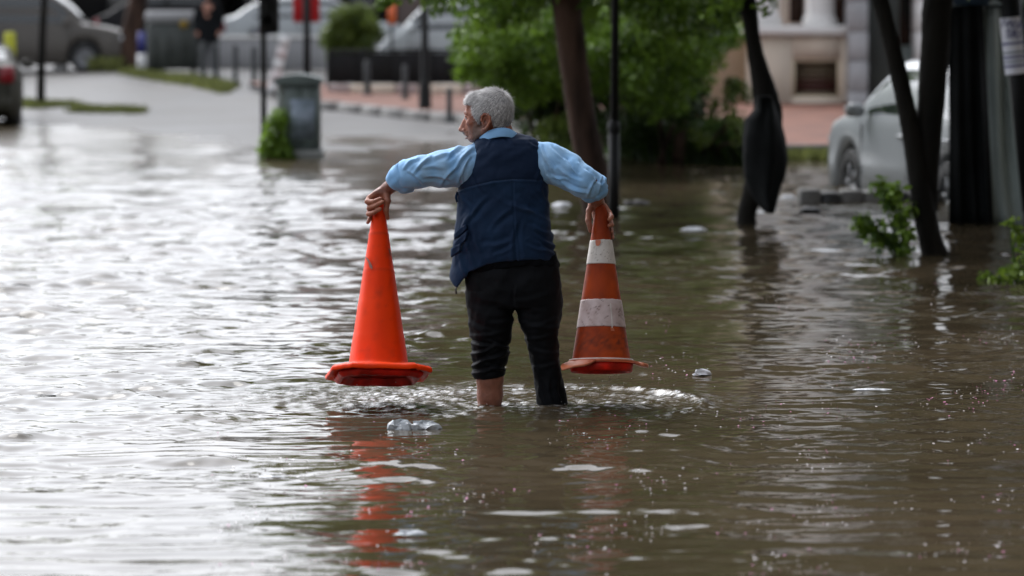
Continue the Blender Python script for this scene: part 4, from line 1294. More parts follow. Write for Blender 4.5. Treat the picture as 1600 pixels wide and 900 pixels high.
    for wf in wheels:
        for sgn in (-1, 1):
            xc = L * (.5 - wf)
            prof = [(wr * .62, -.10), (wr * .92, -.105), (wr, -.075), (wr, .075), (wr * .92, .10), (wr * .62, .095)]
            V, F = lathe(prof, 26); V = np.stack([V[:, 0] + xc, V[:, 2] * sgn + sgn * (W / 2 - .11), V[:, 1] + wr], 1)
            wo = o("wheel", V, F, "tyre")
            V, F = lathe([(0, .05), (wr * .2, .06), (wr * .25, .045), (wr * .58, .06), (wr * .64, .085), (wr * .64, .05), (0, .03)], 22)
            V = np.stack([V[:, 0] + xc, V[:, 2] * sgn + sgn * (W / 2 - .11), V[:, 1] + wr], 1); o("rim", V, F, "rim", par=wo)
            for k in range(5):
                an = k * 2 * math.pi / 5
                V, F = box((wr * .36, 0, 0), (wr * .5, .02, .05)); V = np.stack([V[:, 0] * math.cos(an) - V[:, 2] * math.sin(an), V[:, 1] + .075, V[:, 0] * math.sin(an) + V[:, 2] * math.cos(an)], 1)
                V = np.stack([V[:, 0] + xc, V[:, 1] * sgn + sgn * (W / 2 - .11), V[:, 2] + wr], 1); o("spoke", V, F, "rim", par=wo)
    for sgn in (-1, 1):
        V, F = box((L * .5 - .10, sgn * W * .36, hood[1] - .10), (.22, W * .2, .13), 0, .04); o("headlight", V, F, "lens_clear")
        V, F = box((-L * .5 + .05, sgn * W * .40, deck[1] - .14), (.14, W * .14, .24), 0, .03); o("tail_light", V, F, "lens_red")
    V, F = box((L * .5 - .06, 0, clear + .16), (.2, W * .86, .2), 0, .05); o("bumper", V, F, paint)
    V, F = box((-L * .5 + .05, 0, clear + .2), (.2, W * .88, .24), 0, .05); o("bumper", V, F, paint)
    V, F = box((L * .5 + .045, 0, clear + .26), (.012, .5, .11)); o("number_plate", V, F, "white_paint")
    return t
# white car half sunk at right: front far and to the left, tail behind the stall
yaw = R(90 + 13)
frontw = P(1337, 290, 33.4)
Lc = 4.45
fwd = np.array([math.cos(yaw), math.sin(yaw)])
left = np.array([-math.sin(yaw), math.cos(yaw)])
# the near side wheel centre sits at x = L(.5-.19), y = side
ctr = np.array([frontw[0], 33.2]) - fwd * (Lc * (.5 - .19)) - left * .78
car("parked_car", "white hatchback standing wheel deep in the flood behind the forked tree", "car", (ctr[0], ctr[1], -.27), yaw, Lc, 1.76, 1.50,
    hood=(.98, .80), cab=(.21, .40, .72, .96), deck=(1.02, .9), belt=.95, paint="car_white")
# beige grey people carrier at far left, facing right
g_ = G(133, 112)
car("parked_minivan", "beige grey people carrier parked facing right at the upper left", "minivan", (g_[0] - 4.5 * .31, g_[1] + .8, g_[2] - .02), 0.0, 4.5, 1.75, 1.66, hood=(1.02, .82), cab=(.20, .37, .9, .99), deck=(1.1, .9), belt=1.0, paint="car_beige", wr=.325, clear=.17)
# dark olive car at the left edge, tail towards the viewer
g_ = G(10, 199)
car("parked_car", "dark olive car cut off by the left edge with a red tail light", "car", (g_[0] - .93, g_[1] + 2.3, -.05 + float(tz(g_[0], g_[1] + 1))), R(97), 4.2, 1.62, 1.22, hood=(.9, .75), cab=(.25, .4, .62, .80), deck=(1.0, .96), belt=.86, paint="car_olive")
Yp = g_[1] - .3
a, b = P(6, 50, Yp + 4.2), P(25, 106, Yp + 4.2)
t = thing("yellow_panel", "yellow green plastic panel standing beyond the tail of the dark olive car", "panel", ((a[0] + b[0]) / 2, Yp + 4.2, float(tz(a[0], Yp + 4.2))))
V, F = box(((a[0] + b[0]) / 2, Yp + 4.2, (a[2] + b[2]) / 2), (b[0] - a[0], .05, a[2] - b[2]), 0, .02); obj("sheet", V, F, "yellow_sheet", t)
V, F = tube([(b[0] - .04, Yp + 4.25, a[2]), (b[0] - .04, Yp + 4.25, -.2)], .03, 8); obj("leg", V, F, "black_metal", t)
# white van behind the fence, facing left
xv = P(768, 90, 69)[0]
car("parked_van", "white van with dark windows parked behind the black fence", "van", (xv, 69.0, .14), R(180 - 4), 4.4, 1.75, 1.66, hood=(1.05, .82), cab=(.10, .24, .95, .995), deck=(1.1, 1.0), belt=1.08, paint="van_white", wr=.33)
xv = P(395, 60, 82)[0]
car("parked_car", "small pale blue car far behind the signal post", "car", (xv + .7, 84, .5), R(95), 4.0, 1.66, 1.45, hood=(.9, .75), paint="car_blue")
xv = P(490, 60, 80)[0]
car("parked_car", "white and blue car parked beyond the red sign", "car", (xv, 80, .5), R(5), 4.2, 1.7, 1.45, hood=(.92, .78), paint="van_white")
xv = P(262, 5, 84)[0]
car("parked_car", "black car far behind the waste container", "car", (xv, 88, .55), R(3), 4.3, 1.7, 1.45, hood=(.92, .78), paint="shop_dark")

# ---- unseen trees added at right to dim the light and darken the reflections
def blocker_tree(label, x, y, cr, seed, lean=0.0):
    t = thing("street_tree", label, "tree", (x, y, -.3), "unseen trees added to dim the right side")
    V, F = tube(smooth_path([(x, y, -.4), (x + .05, y, 1.2), (x - .05 + lean * .3, y + .1, 2.6), (x + lean, y, 4.2)], 5), np.linspace(.2, .11, 16), 12, jit=.06); obj("trunk", V, F, "bark_dark", t)
    r = np.random.default_rng(seed); C = []
    while len(C) < 34:
        d = r.uniform(-1, 1, 3)
        if d.dot(d) < 1: C.append(np.array([x + lean, y, 5.6]) + d * np.array([cr, cr, 2.2]))
    C = np.array(C)
    for i in range(5):
        b = np.array([x + lean, y, 4.1]); V, F = tube(smooth_path([b, (b + C[i]) / 2, C[i]], 4), np.linspace(.07, .015, 9), 7); obj("limb", V, F, "bark_dark", t)
    V, F, T = leaves(C, cr * .3, 190, .11, seed + 3)
    obj("crown", V, F, "leaf_dark", t, smooth=False, attrs={"tone": T})
for i, (x, y, cr, ln) in enumerate(((5.6, 20.5, 2.9, -1.2), (5.6, 13.5, 2.2, -.8))):
    blocker_tree(("unseen dark tree added to dim the right side level with the yellow green weed", "unseen dark tree added to dim the right side level with the man")[i], x, y, cr, 300 + i * 10, ln)

# ---- bystander in dark clothes beside the waste container, far behind
gb = G(326, 118); Yb = gb[1]
mat("coat_black", (0.010, 0.011, 0.013), (0.006, 0.007, 0.008), rough=.8, spec=.1, scale=6)
mat("trouser_grey", (0.09, 0.095, 0.10), (0.06, 0.063, 0.068), rough=.8, scale=6)
mat("shoe_white", (0.5, 0.5, 0.5), (0.4, 0.4, 0.4), rough=.6, scale=6)
mat("skin_far", (0.42, 0.20, 0.14), (0.36, 0.17, 0.12), rough=.6, scale=6)
mat("hair_dark", (0.02, 0.017, 0.015), rough=.7, scale=6)
t = thing("person", "bystander in black coat and grey trousers standing beside the waste container", "person", gb)
def gp(x, y, z): return gb + np.array([x, y, z])
def small_field(lo, hi, h=.016):
    return Field(*[axis([(gb[i] + lo[i], gb[i] + hi[i], h)]) for i in range(3)])
f = small_field((-.5, -.3, -.05), (.5, .35, 1.85))
f.cap([gp(0, 0, 1.0), gp(0, 0, 1.35)], [.13, .15], .04); f.cap([gp(0, 0, 1.4), gp(0, -.01, 1.56)], [.06, .055], .03)
f.ball(gp(0, -.02, 1.64), (.078, .095, .115), .03); f.ball(gp(0, -.115, 1.62), (.014, .02, .025), .02)
for sg in (-1, 1):
    f.ball(gp(.08 * sg, -.01, 1.63), (.012, .02, .03), .01)
    f.cap([gp(.17 * sg, 0, 1.40), gp(.24 * sg, .02, 1.13), gp(.22 * sg, -.06, .90)], [.05, .042, .03], .03)
    for k in range(4): f.cap([gp(.22 * sg + (k - 1.5) * .018, -.07, .86), gp(.21 * sg + (k - 1.5) * .018, -.09, .78 + .01 * abs(k - 1))], [.014, .010], .006)
    f.cap([gp(.20 * sg, -.08, .87), gp(.17 * sg, -.11, .82)], [.014, .011], .01)
    f.cap([gp(.09 * sg, 0, .92), gp(.10 * sg, -.01, .50), gp(.11 * sg, .02, .09)], [.085, .055, .038], .03)
    f.cap([gp(.11 * sg, .03, .05), gp(.13 * sg, -.12, .04)], [.045, .035], .03)
V, Q = f.mesh(); obj("body", relax(V, Q, 1), Q, "skin_far", t)
f = small_field((-.5, -.3, .5), (.5, .35, 1.65))
f.loft([(gb[2] + z, gb[0], gb[1], a, b) for z, a, b in ((.66, .22, .15), (.85, .21, .15), (1.05, .19, .14), (1.3, .215, .14), (1.42, .19, .12), (1.5, .09, .09), (1.54, .08, .08))], .02)
for sg in (-1, 1): f.cap([gp(.17 * sg, 0, 1.40), gp(.25 * sg, .02, 1.13), gp(.225 * sg, -.05, .93)], [.075, .065, .055], .03)
V, Q = f.mesh(); V = relax(V, Q, 1); V += vnormals(V, Q) * (wnoise(V, .15, 5) * .008)[:, None]; obj("coat", V, Q, "coat_black", t)
f = small_field((-.3, -.25, .0), (.3, .25, 1.0))
for sg in (-1, 1): f.cap([gp(.09 * sg, 0, .85), gp(.10 * sg, -.01, .50), gp(.11 * sg, .02, .12)], [.11, .085, .068], .02)
V, Q = f.mesh(); V = relax(V, Q, 1); V += vnormals(V, Q) * (wnoise(V, .12, 7) * .008)[:, None]; obj("trousers", V, Q, "trouser_grey", t)
for sg in (-1, 1):
    f = small_field((-.3, -.3, -.04), (.3, .2, .2), .012)
    f.cap([gp(.11 * sg, .04, .06), gp(.13 * sg, -.13, .045)], [.06, .045], .03)
    V, Q = f.mesh(); obj("shoe", relax(V, Q, 1), Q, "shoe_white", t)
f = small_field((-.15, -.2, 1.55), (.15, .2, 1.85), .012)
f.ball(gp(0, .0, 1.67), (.09, .105, .115), .01); V, Q = f.mesh(); V += vnormals(V, Q) * (wnoise(V, .04, 9) * .003)[:, None]; obj("hair", V, Q, "hair_dark", t)
# ================================================================== THE MAN AND THE TWO CONES
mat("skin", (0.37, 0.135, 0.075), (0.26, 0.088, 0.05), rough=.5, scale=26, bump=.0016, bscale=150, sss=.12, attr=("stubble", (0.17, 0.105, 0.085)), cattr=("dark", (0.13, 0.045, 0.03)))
mat("hair_grey", (0.40, 0.39, 0.39), (0.24, 0.235, 0.235), rough=.6, scale=12, attr=("tone", (0.72, 0.70, 0.69)), detail=2)
mat("hair_base", (0.24, 0.23, 0.23), (0.17, 0.165, 0.165), rough=.7, scale=60)
mat("eye_white", (0.5, 0.45, 0.42), rough=.15, scale=5)
mat("eye_dark", (0.02, 0.015, 0.012), rough=.1, scale=5)
mat("moustache", (0.20, 0.19, 0.19), (0.06, 0.06, 0.06), rough=.7, scale=120)
mat("shirt_blue", (0.215, 0.44, 0.73), (0.18, 0.385, 0.66), rough=.75, scale=5, bump=.0012, bscale=26, sheen=.1, attr=("fade", (0.36, 0.55, 0.74)))
mat("vest_navy", (0.0095, 0.028, 0.068), (0.0055, 0.016, 0.042), rough=.7, scale=7, bump=.0012, bscale=30, sheen=.0, attr=("yoke", (0.0062, 0.0165, 0.043)), cattr=("highlight", (0.075, 0.10, 0.15)), spec=.15)
mat("vest_lining", (0.004, 0.0045, 0.006), rough=.8, spec=.05, scale=9)
mat("trouser_black", (0.0052, 0.0060, 0.0078), (0.0036, 0.0042, 0.0052), rough=.65, scale=9, bump=.0006, bscale=24, spec=.09)
mat("cone_orange", (0.90, 0.050, 0.001), (0.80, 0.038, 0.001), rough=.45, scale=3.5, bump=.0006, bscale=60, spec=.12, coat=.0, attr=("dirt", (0.22, 0.035, 0.02)))
mat("cone_old", (0.43, 0.060, 0.010), (0.18, 0.023, 0.006), rough=.5, scale=7, bump=.0008, bscale=50, spec=.12, coat=.0, attr=("dirt", (0.08, 0.022, 0.014)), thr=(.3, .62), stretch=(1, 1, .45))
mat("cone_flange", (0.55, 0.16, 0.07), (0.38, 0.09, 0.04), rough=.45, scale=16, bump=.001, bscale=50)
mat("cone_band", (0.62, 0.58, 0.53), (0.54, 0.49, 0.45), rough=.45, scale=14, attr=("dirt", (0.16, 0.11, 0.08)), thr=(.4, .6))
mat("cone_band_pink", (0.55, 0.44, 0.43), (0.44, 0.33, 0.31), rough=.45, scale=20, attr=("dirt", (0.12, 0.07, 0.06)), thr=(.4, .6))
mat("cone_inner", (0.75, 0.016, 0.005), (0.30, 0.010, 0.004), spec=.2, rough=.5, scale=14)
mat("white_edge", (0.7, 0.64, 0.6), rough=.4, scale=20)

YM = 15.0
PXM = S(YM)
def M(px, py, dy=0.0):
    return P(px, py, YM + dy)
man = thing("person", "grey haired man in a navy vest and blue shirt wading with two cones", "person", (M(800, 632)[0], YM, 0.0))

# ---------- continuous body: skin of head, neck, arms, hands, legs
zH = [M(0 + 800, y)[2] for y in (640, 345 + 30, 130)]
xs = axis([(M(562, 300)[0], M(622, 300)[0], .0028), (M(622, 300)[0], M(706, 300)[0], .006), (M(706, 300)[0], M(806, 300)[0], .0024), (M(806, 300)[0], M(908, 300)[0], .006), (M(908, 300)[0], M(970, 300)[0], .0028)])
ys = axis([(YM - .20, YM - .14, .006), (YM - .14, YM + .13, .003), (YM + .13, YM + .20, .005)])
zs = axis([(-.34, .62, .0065), (.62, .82, .0045), (.82, .99, .0028), (.99, 1.12, .004), (1.12, 1.37, .0024)])
B = Field(xs, ys, zs)
px = 1 / PXM
# head frame: u forward (to the left and a little away), v up, w towards the camera
yaw = R(13)
hu = np.array([-math.cos(yaw), math.sin(yaw), 0.0]); hw = np.array([-math.sin(yaw), -math.cos(yaw), 0.0]); hv = np.array([0, 0, 1.0])
HC = M(767.5, 172, .0)
def hp(x, y, w=0.0):
    """profile pixel -> point of the head; w in pixels towards the viewer side"""
    u_ = (767.5 - x) * px / math.cos(yaw) * 1.0; v_ = (172 - y) * px
    return HC + hu * u_ + hv * v_ + hw * (w * px)
bas = (hu, hw, hv)
def HB(x, y, w, ru, rw, rv, k=.008, cut=False): B.ball(hp(x, y, w), np.array([ru, rw, rv]) * px, k, bas, cut)
# torso core and limbs (under the clothes)
B.cap([M(795, 262), M(797, 330), M(801, 430)], [.075, .085, .085], .03)
B.cap([M(752, 246, .02), M(838, 244, .02)], [.05, .05], .04)
B.cap([M(790, 246, .02), M(782, 205, .0)], [.062, .052], .03)
# skull, face
HB(769, 171, 0, 30.5, 25.0, 30.5, .01)
HB(777, 184, 0, 19, 21, 18, .02)
HB(745, 178, 0, 15.5, 19.5, 22, .02)
HB(744, 200, 0, 15.0, 17.0, 18.5, .02)
B.cap([hp(762, 202, 14), hp(741, 215, 7), hp(741, 215, -7), hp(762, 202, -14)], [.018, .019, .019, .018], .012)
HB(737.5, 216, 0, 6.5, 8.5, 6.0, .008)                    # chin
B.cap([hp(733.5, 177.0, 11), hp(729.8, 176.8, 5), hp(729.8, 176.8, -5), hp(733.5, 177.0, -11)], [.0075, .0085, .0085, .0075], .007)   # brow
HB(734.0, 168, 0, 5.6, 13, 12, .012)
HB(735.5, 196, 0, 7.5, 9.5, 13, .012)
HB(731.0, 207, 0, 4.2, 8.0, 4.5, .008)
for sg in (1, -1):
    HB(730.2, 184.5, 10 * sg, 4.0, 4.8, 3.2, .006, True)   # eye socket
    HB(737.5, 192, 12 * sg, 6.5, 6.5, 7.5, .008)           # cheek
    HB(733.5, 184.2, 9.3 * sg, 3.6, 4.4, 3.3, .003)        # eyeball under the lids
    B.cap([hp(728.8, 181.5, 7 * sg), hp(730.2, 182.0, 11.5 * sg)], [.0045, .0045], .003)
    B.cap([hp(731, 188.7, 6 * sg), hp(733, 188.2, 11.5 * sg)], [.004, .004], .003)
    HB(724.0, 204.2, 4.2 * sg, 3.6, 2.7, 3.0, .004)        # nostril wings
    B.cap([hp(726, 203, 7 * sg), hp(732, 211.5, 9.5 * sg)], [.0045, .006], .006)   # nasolabial fold
    # ear: helix, bowl, lobe
    e = 22.5 * sg
    B.ball(hp(764, 189, e), np.array([7.0, 2.6, 11.5]) * px, .004, bas)
    hx = [(758.5, 188), (758.8, 181.5), (763, 177.4), (768.5, 178), (772.0, 183), (771.5, 190), (768, 196.5), (764.2, 201.5), (760.8, 201)]
    B.cap([hp(a, b, e + (3.2 + .12 * (a - 757)) * sg) for a, b in hx], [.0048, .0052, .0056, .0058, .0058, .0056, .0056, .0072, .006], .003)
    HB(764.3, 188, e + 4.5 * sg, 3.6, 3.2, 6.0, .003, True)
    HB(760.5, 190.5, e + 2.4 * sg, 1.8, 1.6, 2.4, .002)
# nose
B.cap([hp(730.0, 181.5), hp(725.4, 192), hp(721.6, 200.9)], [.0085, .0100, .0115], .008)
B.cap([hp(731.5, 188), hp(727.5, 200.5)], [.012, .0125], .010)
HB(721.0, 202.8, 0, 4.8, 5.2, 4.4, .005)
# lips
B.cap([hp(729.2, 210.6, 6), hp(727.0, 209.8, 0), hp(729.2, 210.6, -6)], [.0055, .0068, .0055], .004)
B.cap([hp(730.8, 215.6, 5.5), hp(729.0, 215.8, 0), hp(730.8, 215.6, -5.5)], [.0048, .0062, .0048], .004)
HB(727.0, 212.9, 0, 3.5, 7.0, 1.0, .002, True)
# arms
B.cap([M(748, 250, .02), M(652, 266, -.06)], [.052, .042], .02)
B.cap([M(652, 266, -.06), M(628, 278, -.015), M(604, 296, .035)], [.042, .038, .027], .02)
B.cap([M(842, 248, .02), M(922, 284, -.06)], [.052, .042], .02)
B.cap([M(922, 284, -.06), M(930, 303, -.0), M(934, 318, .055)], [.042, .036, .027], .02)
# left hand (viewer's left) on top of the orange cone
fr = .0100
B.cap([M(604, 296, .035), M(597, 304, .04)], [.026, .026], .012)
B.cap([M(598, 302, .045), M(592, 322, .050)], [.026, .021], .012)
B.cap([M(592, 301, .030), M(583, 307, .026)], [.020, .016], .010)
B.cap([M(588, 302, .02), M(577, 309, .014), M(573.5, 315, .0), M(583, 315.5, -.016), M(595, 310.5, -.012)], [.014, .0118, .0112, .0108, .0088], .0035)
B.cap([M(588, 313, .03), M(578, 318, .014), M(576.5, 325, -.004), M(586, 322.0, -.026), M(597.5, 315.5, -.022)], [.013, .0116, .0112, .0106, .0088], .0035)
B.cap([M(588, 324, .035), M(578, 327, .016), M(576.0, 334.5, -.0), M(584, 332.2, -.030), M(593.5, 326.5, -.034)], [.012, .0112, .0108, .0104, .0088], .0035)
B.cap([M(588, 331, .045), M(581, 336, .030), M(578, 342, .012), M(574.8, 347.5, .002)], [.011, .0095, .0088, .0075], .0035)
B.cap([M(604, 302, .022), M(605.5, 314, .004), M(603.5, 328, .0), M(605.8, 340.5, .008)], [.019, .0140, .0115, .0088], .006)
# right hand wrapped round the striped cone from the far side
B.cap([M(934, 316, .055), M(936, 334, .078), M(937, 352, .082)], [.027, .028, .024], .012)
B.cap([M(943, 322, .06), M(952, 333, .045), M(955.0, 339, .020), M(952.0, 342.5, .002)], [.015, .012, .0112, .0100], .004)
B.cap([M(944, 336, .07), M(954, 346, .045), M(955.5, 351.5, .018), M(952.0, 352.5, .002)], [.014, .0112, .0104, .0094], .003)
B.cap([M(945, 346, .075), M(954.5, 357, .05), M(955.8, 363, .026)], [.013, .0100, .0086], .003)
B.cap([M(946, 352, .07), M(955.5, 364, .045), M(957.6, 371.5, .028)], [.011, .0086, .0076], .003)
B.cap([M(927, 316, .055), M(920.5, 330, .040), M(919.0, 345, .022), M(921.2, 352, .012), M(922.2, 361, .008)], [.020, .0125, .0118, .0104, .0082], .006)
# legs
for (hx_, kx_, ax_, d0, d1) in ((774, 766, 765.5, .0, .02), (835, 852, 859, .0, .0)):
    B.cap([M(hx_, 450, 0), M(kx_, 545, -.02 + d1)], [.075, .046], .03)
    q_ = 1.0 if hx_ < 800 else .68
    B.cap([M(kx_, 545, -.03 + d1), M(ax_, 590, -.03 + d1), M(ax_, 618, -.02 + d1), M(ax_ - 1, 650, -.01 + d1), M(ax_ - 1, 718, 0 + d1)], [.050 * q_, .056 * q_, .052 * q_ * q_, .044 * q_ * q_, .030], .02)
    f0 = M(ax_ - 1, 728, .0 + d1)
    B.cap([f0 + np.array([0, -.03, 0]), f0 + np.array([-.02, .08, -.005]), f0 + np.array([-.035, .16, -.02])], [.036, .032, .022], .02)
V, Q = B.mesh()
V = relax(V, Q, 1, .35)
N = vnormals(V, Q)
# small skin relief: wrinkles on the face and hands
zt_ = M(800, 240)[2]
face = V[:, 2] > zt_
# face-space pixel coordinates of each vertex
U_ = (V - HC) @ hu / px; Vv = (V - HC) @ hv / px; Ww = (V - HC) @ hw / px
fx, fy = 767.5 - U_ * math.cos(yaw), 172 - Vv
wr_ = np.zeros(len(V))
for k, yy in enumerate((161.5, 165.2, 169.0)):
    wr_ -= np.exp(-((fy - yy - .25 * (fx - 733)) / .8) ** 2) * np.clip((742 - fx) / 6, 0, 1) * .0013 * (fy < 174)
for (x0, y0, x1, y1) in ((738, 186, 745, 183), (738, 188, 746, 188), (738, 190, 745, 194), (733, 206, 738, 214), (740, 198, 744, 208), (728, 205, 734, 201)):
    d = np.array([x1 - x0, y1 - y0]); t_ = np.clip(((fx - x0) * d[0] + (fy - y0) * d[1]) / d.dot(d), 0, 1)
    dd = np.hypot(fx - x0 - t_ * d[0], fy - y0 - t_ * d[1])
    wr_ -= np.exp(-(dd / .8) ** 2) * .0014
V = V + N * (wr_ * face)[:, None] + N * (wnoise(V, .03, 4) * .0006)[:, None]
stub = np.clip((fy - 195 + .35 * (fx - 735)) / 9, 0, 1) * np.clip((770 - fx) / 6, 0, 1) * face * np.clip((226 - fy) / 4, 0, 1) * .6
stub = np.clip(stub + face * np.clip((fx - 741) / 4, 0, 1) * np.clip((757 - fx) / 4, 0, 1) * np.clip((fy - 186) / 4, 0, 1) * .6, 0, 1)
dark = np.zeros(len(V))
arm = (~face) & (V[:, 2] > .8)
armtan = np.clip((V[:, 2] - M(600, 306)[2]) / .02, 0, 1) * arm * .75
dark = np.maximum(dark, armtan)
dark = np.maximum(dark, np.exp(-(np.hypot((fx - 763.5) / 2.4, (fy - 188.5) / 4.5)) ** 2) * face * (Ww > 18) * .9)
leg = V[:, 2] < .5
stubleg = leg * .25
body = obj("body", V, Q, "skin", man, attrs={"stubble": np.clip(stub + stubleg, 0, 1), "dark": dark})
# fingernails
for c, r3, bb in ((M(596.3, 309.6, -.0205), .0052, 0), (M(598.3, 314.6, -.030), .0052, 0), (M(594.3, 325.6, -.042), .0052, 0)):
    pass

# ---------- eyes
for sg in (1, -1):
    c = hp(732.2, 184.6, 9.6 * sg)
    V, F = lathe([(0, -.0085)] + [(.0085 * math.sin(a), -.0085 * math.cos(a)) for a in np.linspace(.3, 2.84, 8)] + [(0, .0085)], 12, c)
    eo = obj("eye", V, F, "eye_white", man)
    V, F = lathe([(0, -.0048), (.004, -.003), (.0048, 0), (.004, .003), (0, .0048)], 10, c + hu * .0052 + hw * sg * .001); obj("iris", V, F, "eye_dark", eo)

# ---------- hair
def poly_sd(x, y, poly):
    poly = np.array(poly, dtype=float)
    d = np.full(x.shape, 1e9); ins = np.zeros(x.shape, dtype=bool)
    n = len(poly)
    for i in range(n):
        a, b = poly[i], poly[(i + 1) % n]
        e = b - a; wx, wy = x - a[0], y - a[1]
        t_ = np.clip((wx * e[0] + wy * e[1]) / (e @ e), 0, 1)
        d = np.minimum(d, np.hypot(wx - e[0] * t_, wy - e[1] * t_))
        c = ((a[1] > y) != (b[1] > y)) & (x < (b[0] - a[0]) * (y - a[1]) / (b[1] - a[1] + 1e-12) + a[0])
        ins ^= c
    return np.where(ins, -d, d)
hair_poly = [(722, 130), (722, 152), (727.5, 159), (731, 163.5), (737, 161.5), (743, 163), (742.5, 170), (743, 177), (748, 184), (750.5, 192), (752.5, 196.5), (755.5, 190), (757.5, 181.5), (762, 175.5), (768, 174.8), (773.5, 180), (774.5, 188), (775, 197), (784, 201), (790, 205), (815, 210), (815, 130)]
Hf = Field(axis([(M(718, 200)[0], M(812, 200)[0], .0022)]), axis([(YM - .10, YM + .10, .0026)]), axis([(M(800, 214)[2], M(800, 130)[2], .0022)]))
def HHB(x, y, w, ru, rw, rv, k=.01): Hf.ball(hp(x, y, w), np.array([ru, rw, rv]) * px, k, bas)
HHB(769, 171, 0, 33.2, 27.6, 33.0); HHB(777.5, 184, 0, 21.8, 23.5, 20.5, .02); HHB(745.5, 172, 0, 17.6, 21.0, 18, .02); HHB(733.5, 165, 0, 6.6, 13.5, 9, .012); HHB(744.5, 157.5, 0, 15.5, 19, 13.5, .02)
HHB(748, 186, 0, 10, 20.2, 14, .01)
x, y, z = np.meshgrid(*Hf.ax, indexing='ij')
D = np.stack([x - HC[0], y - HC[1], z - HC[2]], -1)
u_ = D @ hu.astype(np.float32) / px; v_ = D @ hv.astype(np.float32) / px
sd = poly_sd(767.5 - u_ * math.cos(yaw), 172 - v_, hair_poly) * px
Hf.F = -smin(-Hf.F, -sd.astype(np.float32), .006)
V, Q = Hf.mesh()
V = relax(V, Q, 1, .5)
N = vnormals(V, Q)
V = V + N * (wnoise(V, .014, 8, 12) * .0014)[:, None]
hair = obj("hair", V, Q, "hair_base", man)
# short swept strands rooted over the whole cap
r = np.random.default_rng(5)
U_ = (V - HC) @ hu / px; Vv = (V - HC) @ hv / px; Ww = (V - HC) @ hw / px
fx, fy = 767.5 - U_ * math.cos(yaw), 172 - Vv
ok = np.nonzero((N @ (V - HC).T.mean(axis=1) > -9) & (((V - HC) * N).sum(1) > .02))[0]
nS = 21000
ix = r.choice(ok, nS)
root = V[ix] + r.normal(0, .0012, (nS, 3)); n = N[ix]
whorl = hp(783, 150, 4)
flow = root - whorl; flow /= np.linalg.norm(flow, axis=1)[:, None] + 1e-9
flow = flow + np.array([0, 0, -.25]) + hu * np.clip((Vv[ix] - 8) / 20, 0, 1)[:, None] * .25
flow -= n * (flow * n).sum(1)[:, None]; flow /= np.linalg.norm(flow, axis=1)[:, None] + 1e-9
flow = flow + r.normal(0, .22, flow.shape)
clump = np.sin(root @ np.array([420., 310., 260.])) * .3
flow += n * (0.10 + .20 * r.random((nS, 1)) + .22 * (Vv[ix] > 16)[:, None] * r.random((nS, 1)))
flow /= np.linalg.norm(flow, axis=1)[:, None]
ln = r.uniform(.008, .017, nS)[:, None] * np.where(fy[ix] > 186, .6, 1.0)[:, None]
ln = ln * np.where((Vv[ix] > 10), 1.35, 1)[:, None]
flow = flow + n * (r.random((nS, 1)) > .93) * .5
side = np.cross(flow, n); side /= np.linalg.norm(side, axis=1)[:, None] + 1e-9
wv = r.uniform(.0004, .0008, nS)[:, None]
mid = root + flow * ln * .55 + n * .0008
tip = root + flow * ln - n * ln * .10
VV = np.stack([root - side * wv, root + side * wv, mid + side * wv * .9, mid - side * wv * .9, tip + side * wv * .2, tip - side * wv * .2], 1).reshape(-1, 3)
b0 = np.arange(nS) * 6
FF = np.concatenate([np.stack([b0, b0 + 1, b0 + 2, b0 + 3], 1), np.stack([b0 + 3, b0 + 2, b0 + 4, b0 + 5], 1)])
rel = root - whorl
angw = np.arctan2(rel @ hw, rel @ hu * .7 + rel @ hv * .7) 
lock = np.clip(.5 + .32 * np.sin(angw * 31 + 2.5 * np.sin(rel @ hv * 60)) + .3 * np.sin(angw * 53 + 3 * np.sin(rel @ hv * 45 + 1)) + .2 * wnoise(root, .05, 3, 8), 0, 1)
tone = np.clip(.22 * r.random(nS) + .95 * lock - .1 + .25 * (fx[ix] < 745) - .25 * (fx[ix] > 752) * (fy[ix] > 176), 0, 1)
obj("hair_strands", VV, FF, "hair_grey", hair, smooth=False, attrs={"tone": np.repeat(tone, 6)}, kind="stuff")
# moustache and brow
def tuft(name, pts, rad, m, n_, ln_, dirv, seed):
    r = np.random.default_rng(seed)
    V, F = tube(smooth_path(pts, 5), rad, 8)
    o = obj(name, V, F, m, man)
    return o
tuft("moustache", [hp(732.8, 209.8, 8.5), hp(728.2, 207.8, 5.5), hp(725.4, 206.8, 0), hp(728.2, 207.8, -5.5), hp(732.8, 209.8, -8.5)], [.003] + [.0060] * 4 + [.0082] * 11 + [.0060] * 4 + [.003], "moustache", 100, .01, None, 1)
for sg in (1, -1):
    tuft("eyebrow", [hp(737.5, 178.0, 13.5 * sg), hp(731, 175.2, 10 * sg), hp(727.8, 175.8, 5 * sg)], [.0028] + [.0042] * 9 + [.0025], "hair_base", 40, .008, None, 2)

